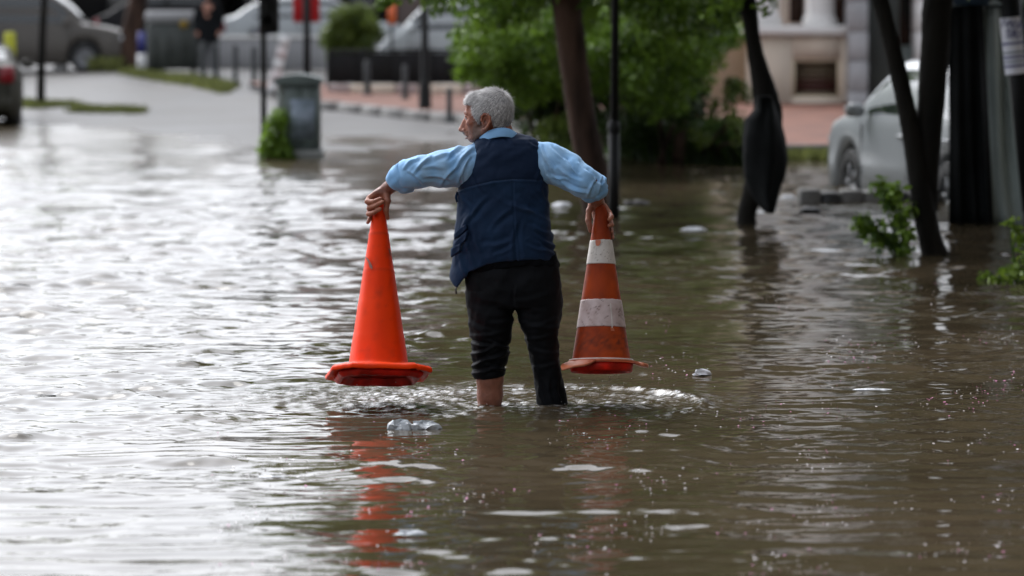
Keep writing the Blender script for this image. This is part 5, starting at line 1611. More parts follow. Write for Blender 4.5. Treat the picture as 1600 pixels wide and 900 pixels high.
# ---------- folds helper
def folds(V, lst, view=-1):
    """lst of (x0,y0,x1,y1,width_px,amp_mm); ridges run between photo pixels on the viewer side"""
    qx = 800 + V[:, 0] * FPX / V[:, 1]; 
    qy = 450 - FPX * np.tan(np.arctan2(V[:, 2] - CAMH, V[:, 1]) + TH)
    o = np.zeros(len(V))
    for x0, y0, x1, y1, wd_, am in lst:
        d = np.array([x1 - x0, y1 - y0]); t_ = ((qx - x0) * d[0] + (qy - y0) * d[1]) / d.dot(d)
        tc_ = np.clip(t_, 0, 1)
        bow = 0.06 * np.hypot(*d) * np.sin(math.pi * tc_)
        sdst = ((qx - x0) * -d[1] + (qy - y0) * d[0]) / np.hypot(*d) - bow
        end = np.hypot(*d) * np.maximum(np.abs(t_ - .5) - .5, 0)
        wd_ = wd_ * .8
        e = np.exp(-(sdst / wd_) ** 2 - (end / (wd_ * 1.6)) ** 2) * (.35 + .65 * np.sin(math.pi * np.clip(tc_, .06, .94)))
        e2 = np.exp(-((sdst + wd_ * 1.7) / (wd_ * 1.1)) ** 2 - (end / (wd_ * 1.6)) ** 2) * .6
        o += (e - e2) * am / 1000
    return o, qx, qy

# ---------- shirt
Sx = axis([(M(600, 250)[0], M(950, 250)[0], .0042)])
Sf = Field(Sx, axis([(YM - .2, YM + .17, .0042)]), axis([(M(800, 330)[2], M(800, 192)[2], .0040)]))
zM = lambda y: M(800, y)[2]
def row(py, xl, xr, dep, dy=0.0):
    a, b = M(xl, py)[0], M(xr, py)[0]
    return (zM(py), (a + b) / 2, YM + dy, (b - a) / 2, dep)
Sf.loft([row(322, 724, 850, .10), row(280, 726, 846, .105), row(245, 738, 842, .10), row(226, 748, 836, .075), row(214, 766, 812, .045), row(206, 772, 806, .04)], .02)
Sf.cap([M(744, 252, .01), M(715, 261, -.01), M(690, 264, -.03)], [.076, .078, .077], .03)
Sf.cap([M(690, 264, -.03), M(655, 269, -.06), M(640, 272, -.055)], [.074, .066, .062], .02)
Sf.cap([M(640, 271, -.055), M(626, 279, -.03)], [.062, .054], .015)
Sf.cap([M(838, 250, .01), M(862, 255, -.01), M(888, 269, -.035)], [.076, .078, .074], .03)
Sf.cap([M(888, 269, -.035), M(912, 284, -.06), M(924, 290, -.05)], [.074, .066, .062], .02)
Sf.cap([M(924, 290, -.05), M(928, 298, -.03)], [.058, .050], .015)
X3, Y3, Z3 = np.meshgrid(*Sf.ax, indexing='ij')
for (c_, d_) in ((M(628, 278.5, -.030), M(619, 285, -.012) - M(640, 270, -.050)), (M(928.5, 298, -.028), M(930.5, 305, -.012) - M(924, 284, -.050))):
    d_ = d_ / np.linalg.norm(d_)
    h_ = (X3 - c_[0]) * d_[0] + (Y3 - c_[1]) * d_[1] + (Z3 - c_[2]) * d_[2]
    near_ = np.sqrt((X3 - c_[0]) ** 2 + (Y3 - c_[1]) ** 2 + (Z3 - c_[2]) ** 2) < .14
    Sf.F = np.where(near_, -smin(-Sf.F, (-h_ ).astype(np.float32), .004), Sf.F)
V, Q = Sf.mesh()
V = relax(V, Q, 2, .5)
N = vnormals(V, Q)
fl, qx, qy = folds(V, [(738, 232, 712, 262, 3.2, 7), (733, 246, 716, 284, 3.0, 7), (724, 226, 700, 246, 3.2, 5), (712, 262, 690, 286, 3.4, 6), (705, 240, 668, 252, 3.6, 4), (700, 280, 668, 276, 3.2, 5),
                       (672, 246, 648, 268, 3.2, 6), (660, 286, 640, 268, 3.0, 6), (652, 247, 632, 262, 2.8, 5), (690, 262, 655, 262, 4, 3.5), (726, 262, 722, 286, 2.6, 5),
                       (846, 232, 862, 262, 3.2, 7), (850, 258, 866, 286, 3, 6), (862, 232, 882, 250, 3.4, 5), (872, 262, 905, 282, 3.6, 5), (880, 286, 915, 300, 3.2, 6), (905, 256, 928, 278, 3.4, 5),
                       (885, 250, 900, 272, 3, 5), (918, 268, 938, 290, 2.8, 6), (930, 280, 918, 305, 2.8, 6), (856, 274, 884, 280, 3, 4), (940, 278, 936, 300, 2.5, 5)])
V = V + N * (fl * 1.7 + wnoise(V, .11, 12, 10) * .0028 + wnoise(V, .045, 13, 10, st=(.5, 1, 1.3)) * .0006)[:, None]
fade = np.clip(.5 + .4 * wnoise(V, .12, 15, 6), 0, 1) * .6
# trim the sleeve at the rolled edge
shirt = obj("shirt", V, Q, "shirt_blue", man, attrs={"fade": fade})
def cuff(c0, c1, r0, r1, seed):
    c0, c1 = np.array(c0), np.array(c1); t_ = (c1 - c0) / np.linalg.norm(c1 - c0)
    a = np.cross(t_, [0, 1, 0]); a /= np.linalg.norm(a); b = np.cross(t_, a)
    L_ = np.linalg.norm(c1 - c0)
    prof = [(r0 - .008, -.004), (r0 + .002, -.002), (r0 + .006, .004), (r0 + .003, L_ * .30), (r0 + .0005, L_ * .42), (r0 + .006, L_ * .55), ((r0 + r1) / 2 + .006, L_ * .75), (r1 + .003, L_ * .96), (r1 - .002, L_), (r1 - .008, L_ * .97), (r1 - .012, L_ * .80)]
    V, F = [], []; n_ = 40; rr = np.random.default_rng(seed); p = rr.random(4) * 6
    for i, (q_, h_) in enumerate(prof):
        for k in range(n_):
            th_ = 2 * math.pi * k / n_
            f_ = 1 + .05 * math.sin(3 * th_ + p[0] + i * .2) + .035 * math.sin(7 * th_ + p[1] + i * .35) + .02 * math.sin(13 * th_ + p[2])
            hh = h_ + .006 * math.sin(2 * th_ + p[3])
            V.append(c0 + t_ * hh + (a * math.cos(th_) + b * math.sin(th_)) * q_ * f_)
    for i in range(len(prof) - 1):
        for k in range(n_):
            F.append((i * n_ + k, i * n_ + (k + 1) % n_, (i + 1) * n_ + (k + 1) % n_, (i + 1) * n_ + k))
    return obj("cuff", V, F, "shirt_blue", shirt)
cuff(M(640, 270.5, -.050), M(618.5, 286.5, -.012), .063, .0545, 3)
cuff(M(924, 284, -.050), M(930.5, 307, -.012), .060, .047, 6)
# collar: a folded band round the neck
V, F = [], []
cpts = [(-60, 742, 221, .045), (-30, 746, 215, .008), (0, 755, 207.5, -.034), (30, 770, 200.5, -.060), (60, 786, 198.0, -.066), (90, 799, 201.0, -.052), (120, 807, 207, -.014), (150, 806, 213, .03), (180, 795, 216, .06), (210, 775, 220, .075), (240, 757, 224, .07)]
top = [M(a, b, d) for _, a, b, d in cpts]
cen = np.mean(np.array(top), axis=0)
for i, c in enumerate(top):
    out = c - cen; out[2] = 0; out /= np.linalg.norm(out) + 1e-9
    dn = np.array([0, 0, -1.0])
    V += [c - out * .012 + dn * .018, c - out * .006 + dn * .002, c, c + out * .008 + dn * .004, c + out * .016 + dn * .022, c + out * .018 + dn * .040]
nc = len(top)
for i in range(nc - 1):
    for k in range(5):
        a = i * 6 + k; F.append((a, a + 1, a + 7, a + 6))
o = obj("collar", V, F, "shirt_blue", shirt)
o.modifiers.new("Subdivision", 'SUBSURF').render_levels = 2
sm = o.modifiers.new("Solidify", 'SOLIDIFY'); sm.thickness = .002

# ---------- vest
Vf = Field(axis([(M(695, 300)[0], M(885, 300)[0], .0036)]), axis([(YM - .19, YM + .19, .0042)]), axis([(M(800, 458)[2], M(800, 200)[2], .0036)]))
rows_ = [row(455, 704, 872, .120, .01), row(440, 703.5, 874, .122, .01), row(425, 704, 874, .124, .008), row(413, 705, 873, .125, .006), row(400, 706.5, 868, .125), row(380, 708.5, 865.5, .123), row(360, 711, 862.5, .121), row(340, 713, 860.5, .120), row(320, 715, 858.5, .119),
         row(300, 716, 857, .118), row(285, 716, 856, .118), row(270, 718, 855, .117), row(255, 722, 853, .115), row(240, 728, 850, .110), row(230, 733, 847, .102), row(222, 738, 843.5, .092), row(217, 744, 838, .080), row(213, 752, 829, .066), row(210, 761, 817, .052), row(207.5, 767, 808, .040)]
Vf.loft(rows_, .004, 2.3)
# armholes and hem cut, in photo pixels of the back plane
X3, Y3, Z3 = np.meshgrid(*Vf.ax, indexing='ij')
QX = 800 + X3 * FPX / Y3
QY = 450 - FPX * np.tan(np.arctan2(Z3 - CAMH, Y3) + TH)
la = np.interp(QY, [200, 216, 224, 236, 250, 262, 274, 284, 290, 296], [746, 742.5, 742.5, 743.5, 742.5, 739.5, 734, 726, 715, 690])
ra = np.interp(QY, [200, 214, 222, 236, 250, 262, 274, 282, 288], [836, 840, 842, 845.5, 849, 852, 854.5, 857, 885])
cutL = (la - QX) * px; cutR = (QX - ra) * px
hem = np.interp(QX, [690, 703, 710, 714, 722, 735, 760, 790, 820, 850, 872, 890], [432, 436, 447, 449, 437, 424, 414, 408.5, 406, 407, 410, 412])
hemd = (QY - hem) * px
for c_ in (cutL, cutR, hemd):
    Vf.F = -smin(-Vf.F, -c_.astype(np.float32), .006)
V, Q = Vf.mesh()
V = relax(V, Q, 2, .45)
N = vnormals(V, Q)
fl, qx, qy = folds(V, [(736, 268, 752, 300, 3.5, -2.5), (845, 262, 838, 284, 3.5, 3), (846, 235, 852, 262, 3, 3), (790, 214, 800, 226, 3, -3), (770, 214, 762, 228, 3, 2), (828, 224, 842, 232, 3, 3),
                       (740, 330, 722, 362, 4.5, 5), (756, 312, 738, 336, 4.5, 4), (800, 320, 838, 330, 5, 4.5), (815, 316, 852, 342, 4.5, 4), (795, 330, 770, 352, 5, 3.5), (806, 352, 800, 405, 4, 3), (812, 352, 814, 400, 4, -2.5),
                       (838, 368, 866, 384, 4, 6), (842, 380, 868, 398, 3.8, 5.5), (826, 384, 856, 392, 3.8, 4), (830, 354, 862, 366, 4.5, 4), (740, 362, 752, 398, 5, 3.5), (728, 372, 740, 412, 4.5, 4.5), (718, 400, 730, 432, 4, 5),
                       (760, 384, 792, 378, 5, 3.5), (776, 398, 800, 386, 4, 3), (716, 300, 730, 320, 4, 3), (845, 300, 858, 320, 4, 3.5), (770, 300, 790, 318, 5, 2.5), (828, 296, 846, 316, 4.5, 3)])
seam = lambda d, w_: np.exp(-(d / w_) ** 2)
back = V[:, 1] < YM
yoke_y = np.interp(qx, [714, 740, 770, 800, 830, 856], [298, 290, 283, 280, 280.5, 283])
sm1 = -seam(qy - yoke_y, 1.3) * .0035 + seam(qy - yoke_y - 2.8, 1.8) * .0022
sm2 = (-seam(qx - np.interp(qy, [285, 340, 405], [801.5, 803, 807]), 1.2) * .003 + seam(qx - np.interp(qy, [285, 340, 405], [804.5, 806, 810]), 1.6) * .0016) * (qy > yoke_y + 2)
sm3 = -seam(qx - np.interp(qy, [290, 340, 380, 430], [740, 736, 733, 730]), 1.2) * .0022 * (qy > yoke_y)
tuck = wnoise(V, .04, 31, 10) * .0004 + wnoise(V, .12, 32, 10) * .0026
V = V + N * (fl * 1.6 + (sm1 + sm2 + sm3) * back + tuck)[:, None]
yoke = np.clip((yoke_y - qy) / 2.0, 0, 1)
highlight = seam(qy - yoke_y - .3, .55) * (.4 + .6 * (np.sin(qx * 1.1) > -.2)) * back * .32  # seam, fold and hem highlights painted into the vest colour
highlight = np.maximum(highlight, np.clip(fl * 1000 / 6 - .45, 0, 1) * .22)
highlight = np.maximum(highlight, seam(QYd := (qy - np.interp(qx, [690, 703, 710, 714, 722, 735, 760, 790, 820, 850, 872, 890], [432, 436, 447, 449, 437, 424, 414, 408.5, 406, 407, 410, 412]) + 1.6), .8) * .18)
vest = obj("vest", V, Q, "vest_navy", man, attrs={"yoke": yoke, "highlight": np.clip(highlight, 0, 1)})
# dark lining band showing under the hem
Lf = Field(axis([(M(700, 420)[0], M(885, 420)[0], .0040)]), axis([(YM - .16, YM + .16, .0045)]), axis([(M(800, 436)[2], M(800, 388)[2], .0036)]))
Lf.loft([row(436, 724, 873, .106, .0), row(424, 722, 874, .112, .0), row(412, 716, 873.5, .117), row(392, 714, 868, .116)], .004, 2.2)
X3, Y3, Z3 = np.meshgrid(*Lf.ax, indexing='ij')
QX = 800 + X3 * FPX / Y3; QY = 450 - FPX * np.tan(np.arctan2(Z3 - CAMH, Y3) + TH)
hm2 = np.interp(QX, [700, 715, 722, 735, 760, 790, 820, 850, 872, 890], [440, 447, 442, 433, 424, 419, 416, 416, 417, 419])
Lf.F = -smin(-Lf.F, -((QY - hm2) * px).astype(np.float32), .004)
V, Q = Lf.mesh(); V = relax(V, Q, 2, .4); N = vnormals(V, Q)
V = V + N * (wnoise(V, .04, 41, 8) * .0022)[:, None]
obj("lining", V, Q, "vest_lining", vest)
# pocket flaps on the vest's left side, button and zip pull
def flap(p0, p1, p2, p3, name="pocket_flap", th_=.006):
    V = []
    for q_ in (p0, p1, p2, p3): V.append(M(*q_))
    V = np.array(V); n = np.cross(V[1] - V[0], V[3] - V[0]); n /= np.linalg.norm(n)
    if n[1] > 0: n = -n
    g = []
    nx_, ny_ = 6, 4
    for s_ in (0, 1):
        for j in range(ny_ + 1):
            for i in range(nx_ + 1):
                a, b = i / nx_, j / ny_
                p = (V[0] * (1 - a) + V[1] * a) * (1 - b) + (V[3] * (1 - a) + V[2] * a) * b
                g.append(p + n * ((th_ if s_ == 0 else 0) + .003 * math.sin(5 * a + 2 * b)) )
    F = []; m_ = (nx_ + 1) * (ny_ + 1)
    for j in range(ny_):
        for i in range(nx_):
            a = j * (nx_ + 1) + i
            F += [(a, a + 1, a + nx_ + 2, a + nx_ + 1), (m_ + a, m_ + a + nx_ + 1, m_ + a + nx_ + 2, m_ + a + 1)]
    rim_ = [i for i in range(nx_ + 1)] + [j * (nx_ + 1) + nx_ for j in range(1, ny_ + 1)] + [ny_ * (nx_ + 1) + i for i in range(nx_ - 1, -1, -1)] + [j * (nx_ + 1) for j in range(ny_ - 1, 0, -1)]
    for i in range(len(rim_)):
        a, b = rim_[i], rim_[(i + 1) % len(rim_)]
        F.append((a, m_ + a, m_ + b, b))
    return obj(name, g, F, "vest_navy", vest)
flap((711, 365, -.045), (728, 350, -.098), (730, 358, -.102), (712, 374, -.047))
flap((710, 380, -.046), (731, 360, -.104), (729, 374, -.104), (711, 392, -.050))
flap((706, 388, -.035), (720, 380, -.085), (720, 392, -.087), (707, 402, -.038), "pocket")
V, F = tube([M(715, 447, -.05), M(712, 452, -.052), M(713, 459, -.05)], [.0022, .003, .0045], 8); obj("zip_pull", V, F, "plastic_black" if "plastic_black" in MATS else "vest_lining", vest)
V, F = tube([M(714.2, 300, -.02), M(712.5, 308, -.03), M(714, 316, -.03)], [.004, .006, .004], 8); obj("strap_tab", V, F, "vest_navy", vest)

# ---------- trousers
Tf = Field(axis([(M(715, 500)[0], M(900, 500)[0], .0040)]), axis([(YM - .17, YM + .15, .0045)]), axis([(-.06, M(800, 395)[2], .0040)]))
hip = [row(405, 728, 872, .105), row(430, 727, 875, .115, -.005), row(450, 728, 877, .118, -.008), row(466, 729, 878, .115, -.008), row(478, 730, 878, .108, -.006)]
Tf.loft(hip, .02, 2.3)
legL = [row(456, 728, 802, .105), row(480, 730, 803.5, .105, -.005), row(500, 732, 802, .10, -.01), row(515, 734, 800, .095, -.012), row(530, 736, 798.5, .09, -.012), row(545, 737, 796, .085, -.012), row(560, 737, 793, .08, -.01), row(575, 738, 790, .076, -.008), row(584, 739, 787.5, .072, -.008), row(590, 741, 785, .068, -.008)]
legR = [row(456, 802, 878, .105), row(480, 804, 878, .105, -.005), row(496, 808, 877, .10, -.01), row(510, 813, 875, .095, -.012), row(522, 818, 872, .09, -.014), row(540, 823, 873, .084, -.014), row(560, 828.5, 875, .078, -.012), row(580, 832, 877.5, .075, -.01), row(600, 835.5, 881, .075, -.008), row(620, 837, 885, .078, -.005), row(632, 838, 888, .08, -.004), row(646, 839, 890, .08, -.004)]
Tf.loft(legL, .010, 2.1); Tf.loft(legR, .010, 2.1)
V, Q = Tf.mesh()
V = relax(V, Q, 2, .5)
N = vnormals(V, Q)
fl, qx, qy = folds(V, [(805, 472, 862, 455, 5, 4), (806, 480, 850, 486, 4.5, 5), (800, 482, 760, 470, 5, 4), (806, 500, 872, 512, 4.5, 6), (815, 512, 870, 498, 4, 5), (822, 530, 872, 520, 4, 5), (828, 545, 870, 552, 4, 4),
                       (835, 575, 872, 566, 4, 4), (842, 600, 850, 632, 3, 5), (858, 596, 864, 632, 3, 5), (870, 600, 878, 632, 3, 6), (736, 505, 770, 518, 4, 4), (740, 525, 795, 515, 4, 4.5)] +
               [(736, 536, 770, 541, 3.6, 9), (764, 533, 797, 544, 3.2, 8), (736, 553, 768, 544, 3.4, 8), (752, 563, 795, 550, 3.4, 9), (737, 572, 760, 560, 3.8, 8), (762, 570, 791, 578, 3.4, 8), (737, 583, 775, 574, 3.6, 8), (728, 500, 756, 522, 4.5, 6), (770, 505, 802, 498, 4.5, 7)] +
               [(745, 430, 750, 470, 5, 3), (850, 430, 862, 470, 5, 3), (803, 450, 803, 480, 3, -6)])
lrag = (qx > 815) & (qy > 610)
V = V + N * (fl * np.interp(qy, [500, 535, 600], [.75, 1.25, 1.1]) * np.where(qx > 806, .8, 1) + wnoise(V, .12, 51, 10) * .0030 + wnoise(V, .03, 52, 8) * .0003)[:, None]
V[:, 2] += 0.0
tr = obj("trousers", V, Q, "trouser_black", man)
# rolled hem of the left leg
V, F = [], []; n_ = 36
prof = [(1.00, .020), (1.04, .014), (1.05, .004), (1.03, -.006), (.97, -.009), (.93, -.002)]
c = M(763.5, 584, -.008)
for i, (q_, h_) in enumerate(prof):
    for k in range(n_):
        th_ = 2 * math.pi * k / n_
        f_ = q_ + .025 * math.sin(5 * th_ + i * .5) + .015 * math.sin(11 * th_)
        V.append(c + np.array([.0675 * f_ * math.cos(th_), .073 * f_ * math.sin(th_), h_ + .004 * math.sin(2 * th_ + 1)]))
for i in range(len(prof) - 1):
    for k in range(n_):
        F.append((i * n_ + k, i * n_ + (k + 1) % n_, (i + 1) * n_ + (k + 1) % n_, (i + 1) * n_ + k))
obj("rolled_hem", V, F, "trouser_black", tr)

# ================================================================== CONES
def place(V, base, apexdir, spin=0.0):
    """local z along the cone axis -> world"""
    zd = np.array(apexdir, dtype=float); zd /= np.linalg.norm(zd)
    xd = np.array([1.0, 0, 0]); xd -= zd * xd.dot(zd); xd /= np.linalg.norm(xd)
    yd = np.cross(zd, xd)
    V = rotz(V, spin)
    return V[:, :1] * xd + V[:, 1:2] * yd + V[:, 2:] * zd + np.array(base)
def slab_rings(half, ch, levels, seed=0, jit=0.0, n_side=7):
    """chamfered square rings at several (offset, z) levels"""
    rr = np.random.default_rng(seed)
    pts = []
    h = half; c = ch
    cor = [(h - c, -h), (h, -h + c), (h, h - c), (h - c, h), (-h + c, h), (-h, h - c), (-h, -h + c), (-h + c, -h)]
    for i in range(8):
        a, b = np.array(cor[i]), np.array(cor[(i + 1) % 8])
        for k in range(n_side): pts.append(a + (b - a) * k / n_side)
    pts = np.array(pts)
    V = []
    jv = rr.normal(0, jit, len(pts))
    for s_, z_ in levels:
        q = pts * s_
        V += [(x, y, z_ + j) for (x, y), j in zip(q, jv)]
    n_ = len(pts); F = []
    for i in range(len(levels) - 1):
        for k in range(n_):
            F.append((i * n_ + k, i * n_ + (k + 1) % n_, (i + 1) * n_ + (k + 1) % n_, (i + 1) * n_ + k))
    return np.array(V), F, n_

# --- bright orange cone (viewer's left)
apex = M(592, 318, .045); 
tiltc = R(14.5)
ax_ = np.array([-.004, math.sin(tiltc), math.cos(tiltc)])
Lc_ = .735
base = apex - ax_ * Lc_
c1 = thing("traffic_cone", "bright plain orange traffic cone gripped by its top in the man's left side hand", "traffic cone", base, "traffic cones carried by the man")
rb, rt = .131, .027
def cone_r(z, rb=rb, rt=rt, L=Lc_): return rb + (rt - rb) * (z / L)
prof = [(cone_r(0) + .012, .020), (cone_r(.03) + .006, .026), (cone_r(.035) + .001, .034)]
zz = list(np.linspace(.045, Lc_ - .01, 60))
for z_ in zz:
    rr_ = cone_r(z_)
    for s_, a_ in ((.155, .0016), (.295, .0016), (.44, .0018), (.60, .0018)):
        if z_ > s_: rr_ -= .0012
        rr_ += a_ * math.exp(-((z_ - s_) / .004) ** 2)
    prof.append((rr_, z_))
prof += [(rt - .004, Lc_), (rt - .010, Lc_ - .004), (rt - .011, Lc_ - .05)]
V, F = lathe(prof, 64)
th_ = np.arctan2(V[:, 1], V[:, 0])
V[:, :2] *= (1 + .010 * np.cos(8 * th_ + .3) * (V[:, 2] < .5))[:, None]       # faint flats moulded into the plastic
dv = np.clip(.5 * wnoise(V, .05, 61, 10) - .15, 0, 1) * .30 + np.clip(1 - V[:, 2] / .10, 0, 1) * .12
dv = np.maximum(dv, .45 * np.exp(-((V[:, 2] - .44) / .0035) ** 2)); dv = np.maximum(dv, .35 * np.exp(-((V[:, 2] - .60) / .0035) ** 2))
# grey scuff mark on the upper left
Wd = place(V, base, ax_)
qx = 800 + Wd[:, 0] * FPX / Wd[:, 1]; qy = 450 - FPX * np.tan(np.arctan2(Wd[:, 2] - CAMH, Wd[:, 1]) + TH)
obj("cone_body", Wd, F, "cone_orange", c1, attrs={"dirt": np.clip(dv, 0, 1)})
lev = [(.50, .002), (.62, .000), (.90, -.002), (.955, -.013), (.99, -.014), (1.0, -.009), (1.0, .000), (.985, .006), (.93, .0135), (.72, .024), (.60, .027)]
V, F, n_ = slab_rings(.213, .075, lev, 3, .0016)
# circular inner edges blend: keep the inner rings round
for i in (0, 10, 9):
    for k in range(n_):
        q = V[i * n_ + k]; a = math.atan2(q[1], q[0]); rr_ = {0: .118, 10: .136, 9: .150}[i]
        V[i * n_ + k, 0] = rr_ * math.cos(a); V[i * n_ + k, 1] = rr_ * math.sin(a)
dirt = np.clip(.4 * wnoise(V, .06, 63, 8), 0, 1) * .6
obj("base", place(V, base, ax_, R(9)), F, "cone_orange", c1, attrs={"dirt": dirt})
# hollow underside: inner wall and ribs
V, F = lathe([(.118, -.003), (.114, .01), (.108, .06), (.09, .20), (.05, .5), (.01, .70)], 40)
obj("inner_wall", place(V, base, ax_), F, "cone_inner", c1)
V, F, n_ = slab_rings(.185, .07, [(.66, .000), (.97, -.010), (.96, -.022), (.90, -.034), (.84, -.036), (.80, -.020), (.70, -.006)], 5, .0012)
obj("under_rim", place(V, base, ax_, R(9)), F, "cone_inner", c1)
# scuff on the body
def scuff(pts, wd_, m_, par, base_, ax2, Lk, rb_, rt_):
    """thin smear lying on a cone surface; pts = photo pixels"""
    V, F = [], []
    for i, (px_, py_, w_) in enumerate(pts):
        for s_ in (-1, 1):
            c = np.array(base_) + np.array(ax2) * 0
            # march the view ray onto the cone surface
            d_ = np.array(ray(px_ + s_ * w_, py_)); o_ = np.array([0, 0, CAMH])
            t_ = (YM - .3) / d_[1]
            for _ in range(60):
                p = o_ + d_ * t_; h_ = (p - base_) @ ax2; rad = np.linalg.norm((p - base_) - ax2 * h_)
                t_ += (rad - (rb_ + (rt_ - rb_) * h_ / Lk) - .0025) * .7
            V.append(o_ + d_ * t_)
    for i in range(len(pts) - 1): F.append((2 * i, 2 * i + 1, 2 * i + 3, 2 * i + 2))
    return obj("scuff_mark", V, F, m_, par)
mat("scuff_grey", (0.13, 0.075, 0.06), (0.3, 0.06, 0.03), rough=.6, scale=60)
scuff([(569.6, 401, .5), (572, 402.5, 1.2), (575, 406, 1.5), (577.5, 411, 2.0), (579.5, 417, 2.6), (581, 420.5, .8)], 0, "scuff_grey", c1, base, ax_ / np.linalg.norm(ax_), Lc_, rb, rt)
scuff([(607.5, 388, .6), (608.8, 392, 1.0), (610.4, 398, .8), (611, 400, .3)], 0, "scuff_grey", c1, base, ax_ / np.linalg.norm(ax_), Lc_, rb, rt)

# --- old striped cone (viewer's right)
apex = M(939, 319.5, .045)
tilt2 = R(9.5)
ax2 = np.array([.0, math.sin(tilt2), math.cos(tilt2)])
L2 = .69
base2 = apex - ax2 * L2
c2 = thing("traffic_cone", "dirty brownish orange traffic cone with two white bands and a broken base", "traffic cone", base2, "traffic cones carried by the man")
rb2, rt2 = .1285, .0215
def r2(z): return rb2 + (rt2 - rb2) * (z / L2)
def zpix(py):
    """axis height of a photo row on the cone's near side"""
    best = min(np.linspace(0, L2, 700), key=lambda h: abs((lambda p: 450 - FPX * math.tan(math.atan2(p[2] - CAMH, p[1]) + TH))(base2 + ax2 * h + np.array([0, -1, 0]) * r2(h)) - py))
    return best
zb_ = [zpix(p) for p in (415, 377, 516, 472)]
prof = [(r2(0) + .020, .004), (r2(0) + .012, .010), (r2(.02) + .005, .016), (r2(.03), .026)]
for z_ in np.linspace(.03, L2 - .004, 60): prof.append((r2(z_) , z_))
prof += [(rt2 - .003, L2), (rt2 - .008, L2 - .003), (rt2 - .010, L2 - .05)]
V, F = lathe(prof, 64)
V[:, 0] *= 1 + .0
flop = np.clip((V[:, 2] - (L2 - .02)) / .02, 0, 1)
V[:, 2] -= flop * .006 * (1 + np.cos(2 * np.arctan2(V[:, 1], V[:, 0])))
dv = np.clip(.55 * wnoise(V, .07, 71, 10, st=(1, 1, .5)) + .05, 0, 1) * .7
dv = np.maximum(dv, np.clip(1 - abs(V[:, 2] - .09) / .07, 0, 1) * np.clip(.5 + .6 * wnoise(V, .035, 72, 10), 0, 1) * .9)
dv *= np.clip((L2 - .08 - V[:, 2]) / .2, .15, 1)
obj("cone_body", place(V, base2, ax2), F, "cone_old", c2, attrs={"dirt": dv})
for (z0, z1, m_, sd_) in ((zb_[0], zb_[1], "cone_band", 73), (zb_[2], zb_[3], "cone_band_pink", 74)):
    prof = [(r2(z0) + .0005, z0)] + [(r2(z_) + .0022, z_) for z_ in np.linspace(z0 + .0015, z1 - .0015, 26)] + [(r2(z1) + .0005, z1)]
    V, F = lathe(prof, 96)
    wob = wnoise(V, .03, sd_, 8)
    top_ = V[:, 2] > z1 - .006
    V[:, 2] += np.where(top_, wob * .0012, 0)
    th_ = np.arctan2(V[:, 1], V[:, 0])
    scr = np.zeros(len(V))
    rs = np.random.default_rng(sd_)
    for _ in range(26):
        t0, h0 = rs.uniform(-2.6, -.5), rs.uniform(z0, z1); dt, dh = rs.normal(0, .16), rs.normal(0, .022)
        s_ = np.clip(((th_ - t0) * dt + (V[:, 2] - h0) * 8 * dh) / (dt * dt + 8 * dh * dh + 1e-6), 0, 1)
        dd = np.hypot((th_ - t0 - dt * s_) * .1, V[:, 2] - h0 - dh * s_)
        scr = np.maximum(scr, np.exp(-(dd / .0026) ** 2) * rs.uniform(.4, 1))
    spk = (rs.random(len(V)) > .982) * .9
    obj("reflective_band", place(V, base2, ax2), F, m_, c2, attrs={"dirt": np.clip(np.maximum(scr * (.9 if sd_ == 74 else .45), spk), 0, 1)})
# orange tongue over the upper band and a pale seam on the lower one
scuff([(934.5, 375, 4.0), (934.5, 379, 4.2), (934, 382, 3.2), (933.5, 384, 1.6)], 0, "cone_flange", c2, base2, ax2, L2, rb2 + .003, rt2 + .003)
scuff([(954, 474, .9), (955, 488, .9), (956, 500, 1.0), (956.5, 512, .8)], 0, "white_edge", c2, base2, ax2, L2, rb2 + .003, rt2 + .003)
scuff([(955.5, 511.5, 2.0), (956.8, 514, 2.6), (957.5, 517, 3.0)], 0, "cone_flange", c2, base2, ax2, L2, rb2 + .003, rt2 + .003)
# base ring, worn pale rim, dark red lower ring and two torn flange pieces
V, F = lathe([(.124, .016), (.134, .020), (.1395, .017), (.141, .011), (.138, .006), (.128, .004)], 56); obj("flange_ring", place(V, base2, ax2), F, "cone_flange", c2)
V, F = lathe([(.1335, .0215), (.1372, .0215), (.1395, .0185), (.1390, .0172)], 56); obj("worn_rim", place(V, base2, ax2), F, "white_edge", c2)
V, F = lathe([(.134, .004), (.136, -.004), (.133, -.026), (.128, -.033), (.118, -.032), (.112, -.004), (.09, .1), (.04, .42), (.005, .6)], 56); obj("lower_ring", place(V, base2, ax2), F, "cone_inner", c2)
def flange_piece(outline, lift, th_, curl=0.0):
    n0 = len(outline); top_ = []; bot_ = []
    cen = np.mean(np.array(outline), axis=0)
    V = []
    for lay, z_ in ((0, th_ / 2), (1, -th_ / 2)):
        for f_ in (1.0, .96, .5, .05):
            for x_, y_ in outline:
                p = cen + (np.array([x_, y_]) - cen) * (f_ if not (f_ == 1.0) else 1.0)
                rr_ = math.hypot(*p)
                V.append((p[0], p[1], lift + z_ * (1 if f_ < 1 else .35) + curl * max(rr_ - .13, 0) + .002 * math.sin(40 * p[0] + 30 * p[1])))
    F = []
    for lay in (0, 1):
        for k_ in range(3):
            for i in range(n0):
                j = (i + 1) % n0; a = (lay * 4 + k_) * n0
                q = (a + i, a + j, a + n0 + j, a + n0 + i)
                F.append(q if lay == 0 else q[::-1])
        a = (lay * 4 + 3) * n0
        F.append(tuple(a + i for i in range(n0)) if lay == 0 else tuple(a + i for i in range(n0))[::-1])
    for i in range(n0):
        j = (i + 1) % n0; F.append((i, 4 * n0 + i, 4 * n0 + j, j))
    return obj("broken_flange", place(np.array(V), base2, ax2), F, "cone_flange", c2)
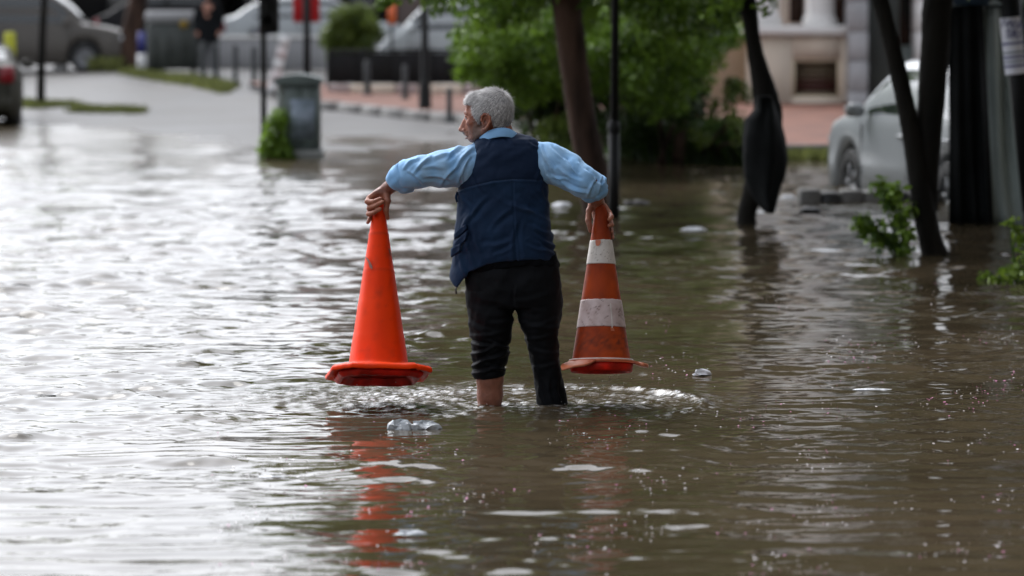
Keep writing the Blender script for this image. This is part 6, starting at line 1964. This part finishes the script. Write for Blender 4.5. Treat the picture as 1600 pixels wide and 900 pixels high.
flange_piece([(-.02, -.132), (-.045, -.165), (-.075, -.190), (-.12, -.198), (-.172, -.20), (-.176, -.14), (-.172, -.06), (-.15, -.02), (-.125, .0), (-.120, -.05), (-.095, -.095), (-.06, -.12)], .012, .011, -.34)
flange_piece([(.120, .02), (.150, .05), (.185, .055), (.197, .035), (.203, .008), (.198, -.02), (.186, -.034), (.182, -.055), (.170, -.058), (.160, -.032), (.145, -.025), (.132, -.035), (.125, -.03)], .014, .014, -.30)

# water dripping from the lifted bases
r = np.random.default_rng(17)
dr = []
for (x0, x1, y0, y1, n_) in ((530, 650, 597, 618, 20), (895, 1000, 586, 622, 22), (480, 1120, 600, 650, 60), (560, 700, 605, 640, 16)):
    for _ in range(n_):
        c = M(r.uniform(x0, x1), r.uniform(y0, y1), r.uniform(-.12, .1))
        if c[2] < .004: c[2] = r.uniform(.004, .02)
        q_ = r.uniform(.0009, .0020)
        V, F = lathe([(0, -q_), (q_ * .8, -q_ * .6), (q_, 0), (q_ * .7, q_ * .8), (0, q_ * 1.5)], 6, c); dr.append((V, F))
V, F = join(dr)
mat("water_drop", (0.75, 0.78, 0.80), (0.7, 0.72, 0.75), rough=.08, spec=1.0)
obj("water_drops", V, F, "water_drop", kind="stuff", label="small water drops falling from the lifted cone bases", cat="water drops", origin=(0, 15, 0))
# floating petals, and white specks standing for splash glints, thicker at right
pet = []
r = np.random.default_rng(19)
Vp, Tp = [], []
def specks(n_, x0, x1, y0, y1, s0, s1, pink):
    for _ in range(n_):
        for _k in range(12):
            px_, py_ = r.uniform(x0, x1), y0 + (y1 - y0) * r.random()
            if math.sin(px_ * .021 + 1.3 * math.sin(py_ * .031)) + math.sin(py_ * .075 + px_ * .008) + r.normal(0, .5) > .7: break
        d_ = ray(px_, py_); t_ = -CAMH / d_[2]; x_, y_ = d_[0] * t_, d_[1] * t_
        q_ = r.uniform(s0, s1); a_ = r.random() * 6.28; e_ = r.uniform(.4, .9)
        pts = [(math.cos(a_) * q_, math.sin(a_) * q_), (-math.sin(a_) * q_ * e_, math.cos(a_) * q_ * e_), (-math.cos(a_) * q_, -math.sin(a_) * q_), (math.sin(a_) * q_ * e_, -math.cos(a_) * q_ * e_)]
        Vp.append([(x_ + u1, y_ + v1, r.uniform(.001, .0045)) for k, (u1, v1) in enumerate(pts)] )
        Tp.append(1.0 if r.random() < pink else 0.0)
specks(640, 1000, 1620, 440, 900, .002, .007, .25)
specks(320, 560, 1020, 640, 900, .002, .007, .2)
specks(150, 330, 560, 600, 900, .003, .008, .15)
specks(200, 1280, 1620, 500, 660, .003, .008, .5)
Vp = np.array(Vp).reshape(-1, 3); Vp[:, 2] += wave(Vp[:, 0], Vp[:, 1])
mat("petal_and_glint", (0.72, 0.68, 0.70), (0.60, 0.56, 0.58), rough=.5, attr=("tone", (0.62, 0.22, 0.42)))
obj("petals_and_glints", Vp, np.arange(len(Vp)).reshape(-1, 4), "petal_and_glint", smooth=False, attrs={"tone": np.repeat(Tp, 4)}, kind="stuff", label="tiny pink petals and white glint specks scattered over the brown water", cat="petals", origin=(0, 12, 0))
